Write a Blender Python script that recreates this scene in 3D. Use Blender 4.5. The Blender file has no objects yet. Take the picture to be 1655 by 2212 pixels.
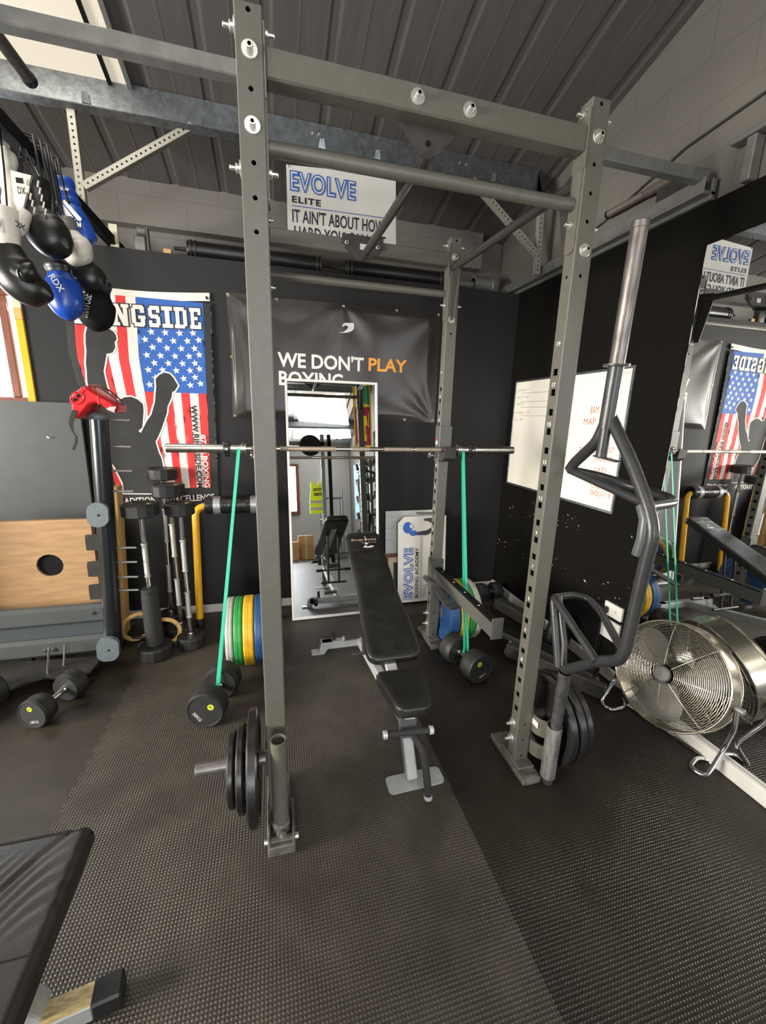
import bpy, bmesh, math, random
from mathutils import Vector, Matrix
random.seed(7)
S = bpy.context.scene
COL = S.collection
PI = math.pi

# ---------------------------------------------------------------- camera, world, lights, exposure
cam_d = bpy.data.cameras.new('camera')
cam_d.sensor_fit = 'HORIZONTAL'
cam_d.sensor_width = 36.0
cam_d.lens = 878.9 * 36.0 / 1655.0
cam_d.clip_start = 0.02
cam = bpy.data.objects.new('camera', cam_d)
COL.objects.link(cam)
TILT, YAW, ROLL = 0.2297, 0.2638, 0.0275
fw = Vector((math.sin(YAW) * math.cos(TILT), math.cos(YAW) * math.cos(TILT), -math.sin(TILT)))
rt = Vector((math.cos(YAW), -math.sin(YAW), 0))
up = rt.cross(fw)
r2 = rt * math.cos(ROLL) + up * math.sin(ROLL)
u2 = -rt * math.sin(ROLL) + up * math.cos(ROLL)
mw = Matrix((r2, u2, -fw)).transposed().to_4x4()
mw.translation = Vector((0.0656, -1.4132, 1.6431))
cam.matrix_world = mw
S.camera = cam
S.view_settings.view_transform = 'Standard'
S.view_settings.look = 'None'
S.view_settings.gamma = 1.0
S.view_settings.exposure = 0.16

world = bpy.data.worlds.new('daylight')
S.world = world
world.use_nodes = True
world.node_tree.nodes['Background'].inputs[0].default_value = (0.86, 0.93, 1.0, 1)
world.node_tree.nodes['Background'].inputs[1].default_value = 2.2


def area(name, loc, target, sx, sy, power, color):
    d = bpy.data.lights.new(name, 'AREA')
    d.shape = 'RECTANGLE'
    d.size, d.size_y = sx, sy
    d.energy = power
    d.color = color
    o = bpy.data.objects.new(name, d)
    COL.objects.link(o)
    o.location = loc
    o.rotation_euler = (Vector(target) - Vector(loc)).to_track_quat('-Z', 'Y').to_euler()
    return o


# daylight: the big window on the left, the window in the far wall behind the camera, the roof lights, and the corner window
area('left_window_daylight', (-4.95, -.6, 1.65), (2.1, 1.1, 1.0), 2.6, 1.2, 205, (1.0, 0.945, 0.85)).data.spread = math.radians(95)
area('far_window_daylight', (-.08, -6.1, 1.8), (0.1, 2.0, 1.95), 1.5, 1.2, 165, (0.95, 0.97, 1.0))
area('roof_light_daylight', (-0.6, -3.0, 3.7), (-0.4, -2.4, 0), 1.8, 2.2, 36, (1.0, 0.93, 0.84))
area('roof_light_daylight', (1.3, -4.7, 3.35), (1.1, -3.9, 0), 1.2, 2.2, 45, (1.0, 0.97, 0.92))
area('roof_light_daylight', (-1.07, 0.75, 3.5), (-1.0, 0.6, 0), 0.8, 1.3, 14, (1.0, 0.94, 0.84))
area('window_daylight', (-2.2, 2.14, 2.05), (-1.6, 0.0, 1.2), 1.1, 0.7, 26, (0.86, 0.94, 1.0))


# ---------------------------------------------------------------- mesh helpers
class MB:
    def __init__(self):
        self.v, self.f, self.m, self.s = [], [], [], []

    def add(self, vs, fs, mi=0, smooth=False):
        b = len(self.v)
        self.v += [Vector(p) for p in vs]
        for f in fs:
            self.f.append([b + i for i in f])
            self.m.append(mi)
            self.s.append(smooth)
        return self

    def obox(self, c, ax, ay, az, hx, hy, hz, mi=0, ch=0.0):
        c, ax, ay, az = Vector(c), Vector(ax).normalized(), Vector(ay).normalized(), Vector(az).normalized()
        ch = min(ch, hx * .9, hy * .9, hz * .9)
        P = lambda x, y, z: c + ax * x + ay * y + az * z
        if ch <= 0:
            vs = [P(sx * hx, sy * hy, sz * hz) for sx in (-1, 1) for sy in (-1, 1) for sz in (-1, 1)]
            return self.add(vs, [(0, 1, 3, 2), (4, 6, 7, 5), (0, 4, 5, 1), (2, 3, 7, 6), (0, 2, 6, 4), (1, 5, 7, 3)], mi)
        vs, ix = [], {}
        for sx in (-1, 1):
            for sy in (-1, 1):
                for sz in (-1, 1):
                    for k in range(3):
                        d = [hx - ch, hy - ch, hz - ch]
                        d[k] += ch
                        ix[(sx, sy, sz, k)] = len(vs)
                        vs.append(P(sx * d[0], sy * d[1], sz * d[2]))
        fs = []
        for k in range(3):
            a, b = (k + 1) % 3, (k + 2) % 3
            for s in (-1, 1):
                q = []
                for sa, sb in ((-1, -1), (1, -1), (1, 1), (-1, 1)):
                    g = [0, 0, 0]
                    g[k], g[a], g[b] = s, sa, sb
                    q.append(ix[(g[0], g[1], g[2], k)])
                fs.append(q if s > 0 else q[::-1])
        for k in range(3):
            a, b = (k + 1) % 3, (k + 2) % 3
            for sa in (-1, 1):
                for sb in (-1, 1):
                    def gi(sk, kk):
                        g = [0, 0, 0]
                        g[k], g[a], g[b] = sk, sa, sb
                        return ix[(g[0], g[1], g[2], kk)]
                    q = [gi(-1, a), gi(1, a), gi(1, b), gi(-1, b)]
                    fs.append(q if sa * sb < 0 else q[::-1])
        for sx in (-1, 1):
            for sy in (-1, 1):
                for sz in (-1, 1):
                    q = [ix[(sx, sy, sz, k)] for k in range(3)]
                    fs.append(q if sx * sy * sz > 0 else q[::-1])
        return self.add(vs, fs, mi)

    def box(self, x0, x1, y0, y1, z0, z1, mi=0, ch=0.0):
        return self.obox(((x0 + x1) / 2, (y0 + y1) / 2, (z0 + z1) / 2), (1, 0, 0), (0, 1, 0), (0, 0, 1),
                         abs(x1 - x0) / 2, abs(y1 - y0) / 2, abs(z1 - z0) / 2, mi, ch)

    def bar(self, p0, p1, w, h, upv=(0, 0, 1), mi=0, ch=0.0):
        p0, p1 = Vector(p0), Vector(p1)
        d = (p1 - p0).normalized()
        u = Vector(upv)
        s = d.cross(u).normalized()
        u = s.cross(d)
        return self.obox((p0 + p1) / 2, d, s, u, (p1 - p0).length / 2, w / 2, h / 2, mi, ch)

    def ring(self, c, a, b, r, n, r2=None):
        r2 = r if r2 is None else r2
        return [c + a * (r * math.cos(2 * PI * i / n)) + b * (r2 * math.sin(2 * PI * i / n)) for i in range(n)]

    def frame(self, d):
        d = Vector(d).normalized()
        a = d.orthogonal().normalized()
        return a, d.cross(a)

    def lathe(self, prof, o, d, n=32, mi=0, smooth=True, cap=True):
        """prof: list of (radius, distance along d[, material]); sharp corners by repeated points"""
        o, d = Vector(o), Vector(d).normalized()
        a, b = self.frame(d)
        for i in range(len(prof) - 1):
            p, q = prof[i], prof[i + 1]
            m = q[2] if len(q) > 2 else mi
            R0 = self.ring(o + d * p[1], a, b, max(p[0], 1e-5), n)
            R1 = self.ring(o + d * q[1], a, b, max(q[0], 1e-5), n)
            flat = abs(p[1] - q[1]) < 1e-6
            self.add(R0 + R1, [(k, (k + 1) % n, n + (k + 1) % n, n + k) for k in range(n)], m, smooth and not flat)
        if cap:
            for p, rev in ((prof[0], True), (prof[-1], False)):
                if p[0] > 1e-4:
                    R = self.ring(o + d * p[1], a, b, p[0], n)
                    self.add(R, [list(range(n))[::-1] if rev else list(range(n))], p[2] if len(p) > 2 else mi)
        return self

    def cyl(self, p0, p1, r, n=20, mi=0, r1=None, ch=0.0, cap=True):
        p0, p1 = Vector(p0), Vector(p1)
        L = (p1 - p0).length
        r1 = r if r1 is None else r1
        if ch > 0:
            prof = [(r - ch, 0), (r, ch), (r1, L - ch), (r1 - ch, L)]
        else:
            prof = [(r, 0), (r1, L)]
        return self.lathe(prof, p0, p1 - p0, n, mi, True, cap)

    def tube(self, pts, r, n=12, mi=0, closed=False, cap=True, flat=None):
        """round tube along points; flat=(width, height) gives a strap with its own section"""
        pts = [Vector(p) for p in pts]
        N = len(pts)
        rr = r if isinstance(r, (list, tuple)) else [r] * N
        T = []
        for i in range(N):
            p, q = (pts[i - 1], pts[(i + 1) % N]) if closed else (pts[max(i - 1, 0)], pts[min(i + 1, N - 1)])
            T.append((q - p).normalized())
        a = T[0].orthogonal().normalized()
        vs = []
        for i in range(N):
            a = (a - T[i] * a.dot(T[i])).normalized()
            vs += self.ring(pts[i], a, T[i].cross(a), rr[i], n)
        fs = []
        for i in range(N if closed else N - 1):
            j = (i + 1) % N
            for k in range(n):
                k2 = (k + 1) % n
                fs.append((i * n + k, i * n + k2, j * n + k2, j * n + k))
        self.add(vs, fs, mi, True)
        if cap and not closed:
            self.add(vs[:n], [list(range(n))[::-1]], mi)
            self.add(vs[-n:], [list(range(n))], mi)
        return self

    def prism(self, poly, o, ux, uy, t, mi=0, side=None):
        """polygon in the (ux, uy) plane through o, extruded by t along ux x uy"""
        o, ux, uy = Vector(o), Vector(ux).normalized(), Vector(uy).normalized()
        nn = ux.cross(uy).normalized()
        A = sum(poly[i][0] * poly[(i + 1) % len(poly)][1] - poly[(i + 1) % len(poly)][0] * poly[i][1] for i in range(len(poly)))
        if A < 0:
            poly = poly[::-1]
        n = len(poly)
        lo = [o + ux * p[0] + uy * p[1] for p in poly]
        hi = [p + nn * t for p in lo]
        self.add(lo + hi, [tuple(range(n))[::-1], tuple(range(n, 2 * n))], mi)
        self.add(lo + hi, [(k, (k + 1) % n, n + (k + 1) % n, n + k) for k in range(n)], mi if side is None else side)
        return self

    def ell(self, c, rx, ry, rz, ax=(1, 0, 0), ay=(0, 1, 0), az=(0, 0, 1), n=24, m=14, mi=0, fn=None):
        c, ax, ay, az = Vector(c), Vector(ax).normalized(), Vector(ay).normalized(), Vector(az).normalized()
        vs, fs = [], []
        for j in range(m + 1):
            th = PI * j / m
            for i in range(n):
                ph = 2 * PI * i / n
                x, y, z = math.sin(th) * math.cos(ph), math.sin(th) * math.sin(ph), math.cos(th)
                if fn:
                    x, y, z = fn(x, y, z)
                vs.append(c + ax * (x * rx) + ay * (y * ry) + az * (z * rz))
        for j in range(m):
            for i in range(n):
                fs.append((j * n + i, (j + 1) * n + i, (j + 1) * n + (i + 1) % n, j * n + (i + 1) % n))
        return self.add(vs, fs, mi, True)

    def grid(self, fn, nu, nv, mi=0, smooth=True):
        vs = [fn(i / nu, j / nv) for j in range(nv + 1) for i in range(nu + 1)]
        w = nu + 1
        fs = [(j * w + i, j * w + i + 1, (j + 1) * w + i + 1, (j + 1) * w + i) for j in range(nv) for i in range(nu)]
        return self.add(vs, fs, mi, smooth)

    def text(self, s, o, ux, uy, w, h, t=0.0006, mi=0, bold=0.0, lift=0.0, font_shear=0.0, sp=1.0):
        """lettering fitted to a w x h rectangle with its lower-left corner at o"""
        c = bpy.data.curves.new('t', 'FONT')
        c.body = s
        c.size = 1.0
        c.offset = bold
        c.shear = font_shear
        c.space_character = sp
        c.resolution_u = 3
        ob = bpy.data.objects.new('t', c)
        COL.objects.link(ob)
        dg = bpy.context.evaluated_depsgraph_get()
        dg.update()
        me = bpy.data.meshes.new_from_object(ob.evaluated_get(dg))
        co = [v.co.copy() for v in me.vertices]
        fs = [tuple(p.vertices) for p in me.polygons]
        bpy.data.objects.remove(ob)
        bpy.data.curves.remove(c)
        bpy.data.meshes.remove(me)
        if not co:
            return self
        x0, x1 = min(p.x for p in co), max(p.x for p in co)
        y0, y1 = min(p.y for p in co), max(p.y for p in co)
        o, ux, uy = Vector(o), Vector(ux).normalized(), Vector(uy).normalized()
        nn = ux.cross(uy).normalized()
        kx = w / max(x1 - x0, 1e-6)
        ky = (h if h else kx * (y1 - y0)) / max(y1 - y0, 1e-6)
        lo = [o + ux * ((p.x - x0) * kx) + uy * ((p.y - y0) * ky) + nn * (lift + t) for p in co]
        self.add(lo, fs, mi)
        return self

    def panel(self, o, ux, uy, nn, w, L, holes, t=0.004, mi=0, hm=None):
        """flat steel wall w x L with holes [(u, v, half size, 'sq'|'rd')], walls t thick; u measured from the centre"""
        o, ux, uy, nn = Vector(o), Vector(ux), Vector(uy), Vector(nn)
        P = lambda u, v, d=0.0: o + ux * u + uy * v - nn * d
        flip = ux.cross(uy).dot(nn) < 0
        def Q(*ps):
            self.add(ps, [tuple(range(len(ps)))[::-1] if flip else tuple(range(len(ps)))], mi)
        if not holes:
            Q(P(-w / 2, 0), P(w / 2, 0), P(w / 2, L), P(-w / 2, L))
            return
        holes = sorted(holes, key=lambda h: h[1])
        z = 0.0
        for (u, v, hs, kind) in holes:
            c = hs * 1.35
            Q(P(-w / 2, z), P(w / 2, z), P(w / 2, v - c), P(-w / 2, v - c))
            Q(P(-w / 2, v - c), P(u - c, v - c), P(u - c, v + c), P(-w / 2, v + c))
            Q(P(u + c, v - c), P(w / 2, v - c), P(w / 2, v + c), P(u + c, v + c))
            n = 16
            out, inn = [], []
            for k in range(n):
                a = 2 * PI * (k + .5) / n if kind == 'rd' else 2 * PI * k / n
                a = 2 * PI * k / n + PI / 4
                ca, sa = math.cos(a), math.sin(a)
                m = max(abs(ca), abs(sa))
                out.append((u + c * ca / m, v + c * sa / m))
                inn.append((u + hs * ca, v + hs * sa) if kind == 'rd' else (u + hs * ca / m, v + hs * sa / m))
            for k in range(n):
                k2 = (k + 1) % n
                Q(P(*out[k]), P(*out[k2]), P(*inn[k2]), P(*inn[k]))
                Q(P(*inn[k]), P(*inn[k2]), P(*inn[k2], t), P(*inn[k], t))
            z = v + c
        Q(P(-w / 2, z), P(w / 2, z), P(w / 2, L), P(-w / 2, L))

    def post(self, x0, x1, y0, y1, z0, z1, front=(), left=(), right=(), back=(), mi=0, r=0.004):
        """hollow upright with rounded corners; hole lists hold (offset from the face's middle, z, half size, kind)"""
        cx, cy, L = (x0 + x1) / 2, (y0 + y1) / 2, z1 - z0
        sh = lambda hs: [(h[0], h[1] - z0, h[2], h[3]) for h in hs]
        Z = (0, 0, 1)
        self.panel((cx, y0, z0), (1, 0, 0), Z, (0, -1, 0), x1 - x0 - 2 * r, L, sh(front), mi=mi)
        self.panel((cx, y1, z0), (-1, 0, 0), Z, (0, 1, 0), x1 - x0 - 2 * r, L, sh(back), mi=mi)
        self.panel((x0, cy, z0), (0, -1, 0), Z, (-1, 0, 0), y1 - y0 - 2 * r, L, sh(left), mi=mi)
        self.panel((x1, cy, z0), (0, 1, 0), Z, (1, 0, 0), y1 - y0 - 2 * r, L, sh(right), mi=mi)
        for (px, py, a0) in ((x1 - r, y1 - r, 0), (x0 + r, y1 - r, PI / 2), (x0 + r, y0 + r, PI), (x1 - r, y0 + r, 1.5 * PI)):
            n = 4
            vs = []
            for k in range(n + 1):
                a = a0 + PI / 2 * k / n
                vs += [(px + r * math.cos(a), py + r * math.sin(a), z0), (px + r * math.cos(a), py + r * math.sin(a), z1)]
            self.add(vs, [(2 * k, 2 * k + 2, 2 * k + 3, 2 * k + 1) for k in range(n)], mi, True)
        return self

    def build(self, name, mats, parent=None, origin=(0, 0, 0)):
        me = bpy.data.meshes.new(name)
        off = Vector(origin)
        ob = bpy.data.objects.new(name, me)
        if parent is not None:
            q = parent
            off = Vector((0, 0, 0))
            while q is not None:
                off = off + q.location
                q = q.parent
            ob.parent = parent
        else:
            ob.location = off
        me.from_pydata([tuple(p - off) for p in self.v], [], self.f)
        for mt in (mats if isinstance(mats, (list, tuple)) else [mats]):
            me.materials.append(mt)
        me.polygons.foreach_set('material_index', self.m)
        me.polygons.foreach_set('use_smooth', self.s)
        me.update()
        COL.objects.link(ob)
        return ob


def fillet(pts, r, n=6, closed=False):
    pts = [Vector(p) for p in pts]
    out = []
    N = len(pts)
    for i in range(N):
        if not closed and i in (0, N - 1):
            out.append(pts[i])
            continue
        p, a, b = pts[i], pts[i - 1], pts[(i + 1) % N]
        da, db = (a - p), (b - p)
        rr = min(r, da.length * .48, db.length * .48)
        s, e = p + da.normalized() * rr, p + db.normalized() * rr
        for k in range(n + 1):
            t = k / n
            out.append(s * (1 - t) ** 2 + p * (2 * t * (1 - t)) + e * t ** 2)
    return out


def rrect(w, h, r, n=5, cx=0, cy=0):
    out = []
    for (sx, sy, a0) in ((1, 1, 0), (-1, 1, PI / 2), (-1, -1, PI), (1, -1, 1.5 * PI)):
        for k in range(n + 1):
            a = a0 + PI / 2 * k / n
            out.append((cx + sx * (w / 2 - r) + r * math.cos(a), cy + sy * (h / 2 - r) + r * math.sin(a)))
    return out


def circ(r, n=24, cx=0, cy=0):
    return [(cx + r * math.cos(2 * PI * k / n), cy + r * math.sin(2 * PI * k / n)) for k in range(n)]


def tag(o, label, cat, group=None, kind=None):
    if label:
        o['label'] = label
    if cat:
        o['category'] = cat
    if group:
        o['group'] = group
    if kind:
        o['kind'] = kind
    return o


def thing(name, label, cat, loc=(0, 0, 0), group=None):
    o = bpy.data.objects.new(name, None)
    o.empty_display_size = 0.05
    COL.objects.link(o)
    o.location = loc
    return tag(o, label, cat, group)


def struct(o):
    o['kind'] = 'structure'
    return o


def copy_tree(o, parent=None):
    c = o.copy()
    COL.objects.link(c)
    if parent is not None:
        c.parent = parent
    for ch in list(o.children):
        copy_tree(ch, c)
    return c


def place(src, loc, rot=None, label=None):
    """a copy of a thing and its parts at another spot"""
    c = copy_tree(src)
    c.location = loc
    if rot is not None:
        c.rotation_euler = rot
    if label:
        c['label'] = label
    return c


# ---------------------------------------------------------------- material helpers
def lin(c):
    f = lambda x: x / 12.92 if x <= 0.04045 else ((x + 0.055) / 1.055) ** 2.4
    return tuple(f(x / 255.0) for x in c)


def mat(name, rgb, rough=0.5, metal=0.0, var=0.0, scale=20.0, bump=0.0, bscale=60.0, spec=0.5, coat=0.0, emit=None, rvar=0.0, stretch=(1, 1, 1)):
    m = bpy.data.materials.new(name)
    m.use_nodes = True
    nt = m.node_tree
    b = nt.nodes['Principled BSDF']
    b.inputs['Base Color'].default_value = (*rgb, 1)
    b.inputs['Roughness'].default_value = rough
    b.inputs['Metallic'].default_value = metal
    b.inputs['Specular IOR Level'].default_value = spec
    b.inputs['Coat Weight'].default_value = coat
    if emit:
        b.inputs['Emission Color'].default_value = (*emit[0], 1)
        b.inputs['Emission Strength'].default_value = emit[1]
    if var or bump or rvar:
        tc = nt.nodes.new('ShaderNodeTexCoord')
        mp = nt.nodes.new('ShaderNodeMapping')
        mp.inputs['Scale'].default_value = stretch
        nt.links.new(tc.outputs['Object'], mp.inputs[0])
    if var or rvar:
        n = nt.nodes.new('ShaderNodeTexNoise')
        n.inputs['Scale'].default_value = scale
        n.inputs['Detail'].default_value = 5
        nt.links.new(mp.outputs[0], n.inputs['Vector'])
        if var:
            mr = nt.nodes.new('ShaderNodeMapRange')
            mr.inputs[1].default_value, mr.inputs[2].default_value = 0.3, 0.7
            mr.inputs[3].default_value, mr.inputs[4].default_value = 1 - var, 1 + var
            nt.links.new(n.outputs[0], mr.inputs[0])
            mx = nt.nodes.new('ShaderNodeVectorMath')
            mx.operation = 'SCALE'
            mx.inputs[0].default_value = rgb
            nt.links.new(mr.outputs[0], mx.inputs['Scale'])
            nt.links.new(mx.outputs[0], b.inputs['Base Color'])
        if rvar:
            m2 = nt.nodes.new('ShaderNodeMapRange')
            m2.inputs[1].default_value, m2.inputs[2].default_value = 0.3, 0.7
            m2.inputs[3].default_value, m2.inputs[4].default_value = rough - rvar, rough + rvar
            nt.links.new(n.outputs[0], m2.inputs[0])
            nt.links.new(m2.outputs[0], b.inputs['Roughness'])
    if bump:
        n2 = nt.nodes.new('ShaderNodeTexNoise')
        n2.inputs['Scale'].default_value = bscale
        n2.inputs['Detail'].default_value = 4
        nt.links.new(mp.outputs[0], n2.inputs['Vector'])
        bp = nt.nodes.new('ShaderNodeBump')
        bp.inputs['Strength'].default_value = bump
        bp.inputs['Distance'].default_value = 0.01
        nt.links.new(n2.outputs[0], bp.inputs['Height'])
        nt.links.new(bp.outputs[0], b.inputs['Normal'])
    return m


M = {}
M['rack'] = mat('olive_grey_powder_coat', (0.108, 0.103, 0.084), 0.42, 0.0, 0.08, 30, 0.12, 700)
M['rackdark'] = mat('worn_black_steel', (0.05, 0.047, 0.042), 0.38, 0.3, 0.15, 25, 0.05, 300)
M['zinc'] = mat('zinc_bolt', (0.72, 0.71, 0.66), 0.28, 0.85, 0.08, 80)
M['chrome'] = mat('chrome', (0.78, 0.78, 0.79), 0.12, 1.0, 0.05, 30)
M['barsteel'] = mat('bar_steel', (0.62, 0.58, 0.52), 0.27, 1.0, 0.15, 60)
M['knurl'] = mat('knurled_steel', (0.5, 0.42, 0.34), 0.45, 1.0, 0.2, 300, 0.4, 900)
M['rawsteel'] = mat('scuffed_raw_steel', (0.16, 0.145, 0.135), 0.42, 0.75, 0.5, 14, 0.1, 80, stretch=(3, 3, .6))
M['black'] = mat('black_plastic', (0.012, 0.012, 0.013), 0.4)
M['rubber'] = mat('black_rubber', (0.017, 0.017, 0.017), 0.55, 0.0, 0.25, 30, 0.1, 300)
M['iron'] = mat('black_cast_iron', (0.016, 0.015, 0.015), 0.33, 0.2, 0.2, 30, 0.08, 250)
M['leather'] = mat('black_vinyl', (0.012, 0.012, 0.012), 0.3, 0.0, 0.1, 20, 0.12, 500)
M['matt_black'] = mat('matt_black', (0.006, 0.006, 0.0065), 0.75, spec=0.15)
M['foam'] = mat('black_foam', (0.02, 0.02, 0.02), 0.8, 0, 0.2, 60, 0.2, 300)
M['silver'] = mat('silver_paint', (0.47, 0.48, 0.48), 0.35, 0.25, 0.1, 20)
M['white'] = mat('white_gloss', (0.78, 0.77, 0.73), 0.3, 0, 0.03, 10)
M['offwhite'] = mat('offwhite_card', (0.66, 0.64, 0.6), 0.5, 0, 0.04, 6)
M['blue'] = mat('blue_print', (0.03, 0.11, 0.42), 0.5)
M['navy'] = mat('navy_print', (0.012, 0.014, 0.03), 0.6)
M['orange'] = mat('orange_print', (0.78, 0.32, 0.03), 0.45)
M['green'] = mat('green_rubber', (0.03, 0.3, 0.06), 0.5, 0, 0.15, 25)
M['yellow'] = mat('yellow_rubber', (0.72, 0.4, 0.02), 0.5, 0, 0.18, 18)
M['bluerub'] = mat('blue_rubber', (0.02, 0.08, 0.22), 0.45, 0, 0.15, 25)
M['greyrub'] = mat('pale_grey_rubber', (0.5, 0.49, 0.45), 0.55, 0, 0.1, 25)
M['yellowpaint'] = mat('yellow_paint', (0.8, 0.42, 0.015), 0.32, 0, 0.05, 30)
M['band'] = mat('green_latex', (0.03, 0.5, 0.3), 0.45, 0, 0.05, 40)
M['lime'] = mat('lime_emblem', (0.55, 0.62, 0.03), 0.5)
M['greyprint'] = mat('grey_print', (0.42, 0.41, 0.39), 0.5)
M['wood'] = mat('plywood', (0.36, 0.215, 0.105), 0.45, 0, 0.18, 5, 0, 60, stretch=(1, 1, 7))
M['pine'] = mat('pine_board', (0.82, 0.52, 0.2), 0.5, 0, 0.2, 8, stretch=(8, 8, 1))
M['red'] = mat('red_leather', (0.62, 0.02, 0.025), 0.3, 0, 0.05, 20, 0.05, 300)
M['whiteleather'] = mat('white_leather', (0.66, 0.62, 0.55), 0.4, 0, 0.08, 20, 0.08, 300)
M['blueleather'] = mat('blue_leather', (0.01, 0.06, 0.36), 0.33, 0, 0.1, 20, 0.05, 300)
M['redprint'] = mat('red_print', (0.62, 0.03, 0.03), 0.7, 0, 0.06, 30)
M['whiteprint'] = mat('white_print', (0.72, 0.69, 0.63), 0.7, 0, 0.06, 40)
M['blueprint'] = mat('blue_cloth_print', (0.02, 0.1, 0.38), 0.7, 0, 0.06, 40)
M['blackprint'] = mat('black_cloth_print', (0.02, 0.02, 0.02), 0.75, 0, 0.2, 10)
M['slate'] = mat('slate_grey_paint', (0.064, 0.07, 0.07), 0.4, 0, 0.06, 10)
M['galv'] = mat('galvanised_steel', (0.19, 0.205, 0.215), 0.36, 0.85, 0.25, 30, 0.1, 60)
M['greysteel'] = mat('grey_steel', (0.2, 0.2, 0.19), 0.45, 0.4, 0.15, 20)
M['brass'] = mat('brass_eyelet', (0.6, 0.5, 0.3), 0.3, 1)
M['mirror'] = mat('mirror_glass', (0.9, 0.92, 0.92), 0.0, 1.0)
M['tape'] = mat('silver_tape', (0.5, 0.5, 0.5), 0.4, 0.6, 0.1, 40, 0.2, 80)
M['skirt'] = mat('white_skirting_paint', (0.6, 0.58, 0.54), 0.4, 0, 0.1, 8)
M['cardboard'] = mat('cardboard', (0.48, 0.27, 0.12), 0.8, 0, 0.1, 10)
M['hivis'] = mat('hi_vis_yellow', (0.75, 0.85, 0.02), 0.6)
M['brownwood'] = mat('brown_stained_wood', (0.16, 0.05, 0.03), 0.4, 0, 0.2, 6, stretch=(6, 6, 1))
M['wallgrey'] = mat('grey_wall_paint', (0.4, 0.39, 0.37), 0.6, 0, 0.05, 3, 0.05, 90)
M['skylight'] = mat('roof_light_sheet', (0.5, 0.46, 0.4), 0.4, emit=((1.0, 0.88, 0.7), 0.4))
M['glass_bright'] = mat('bright_window_pane', (0.9, 0.95, 1.0), 0.2, emit=((0.9, 0.96, 1.0), 1.35))
M['lamp'] = mat('lamp_diffuser', (0.9, 0.88, 0.8), 0.4, emit=((1.0, 0.93, 0.8), 6.0))
M['rackfoot'] = mat('dusty_steel_foot', (0.1, 0.095, 0.082), 0.6, 0, .35, 30)
M['pegsteel'] = mat('worn_grey_peg', (0.17, 0.16, 0.145), 0.38, 0.6, .15, 40)
M['scratched'] = mat('scratched_grey_tube', (0.15, 0.148, 0.14), 0.5, .2, .45, 60, stretch=(1, 1, .2))
M['rawsteel2'] = mat('scuffed_dark_steel', (0.085, 0.083, 0.085), 0.4, .5, .4, 25, .06, 100)
M['postblack'] = mat('satin_black_tube', (0.014, 0.016, 0.018), 0.28, .1, .1, 12)
M['slatecap'] = mat('slate_plastic_cap', (0.12, 0.145, 0.155), 0.5, 0, .12, 60, .1, 200)
M['slate2'] = mat('dark_slate_paint', (0.05, 0.06, 0.066), 0.45, 0, .06, 10)
M['chromewarm'] = mat('chrome_wire', (0.5, 0.46, 0.38), 0.25, 1.0, 0.05, 30)
M['blade'] = mat('fan_blade', (0.17, 0.16, 0.145), 0.4, .2, .06, 20)
M['oldvinyl'] = mat('old_black_vinyl', (0.022, 0.0195, 0.018), 0.42, 0, .25, 9, .12, 180)
M['taperemain'] = mat('worn_yellowed_tape', (0.55, 0.42, 0.2), 0.4, 0, .35, 30, stretch=(1, 4, 1))
M['brownpipe'] = mat('brown_pipe', (0.12, 0.1, 0.085), 0.5, .2, .1, 20)
M['taped'] = mat('black_tape_roll', (0.016, 0.016, 0.016), 0.28, 0, .3, 20, .5, 45)


# ---------------------------------------------------------------- materials of the shell
def nodes_mat(name):
    m = bpy.data.materials.new(name)
    m.use_nodes = True
    nt = m.node_tree
    return m, nt, nt.nodes['Principled BSDF']


def nd(nt, typ, ins=(), **kw):
    n = nt.nodes.new(typ)
    for k, v in kw.items():
        setattr(n, k, v)
    for i, v in enumerate(ins):
        if v is None:
            continue
        if isinstance(v, bpy.types.NodeSocket):
            nt.links.new(v, n.inputs[i])
        else:
            n.inputs[i].default_value = v
    return n


def mth(nt, op, a, b=None, c=None):
    return nd(nt, 'ShaderNodeMath', (a, b, c), operation=op).outputs[0]


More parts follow.
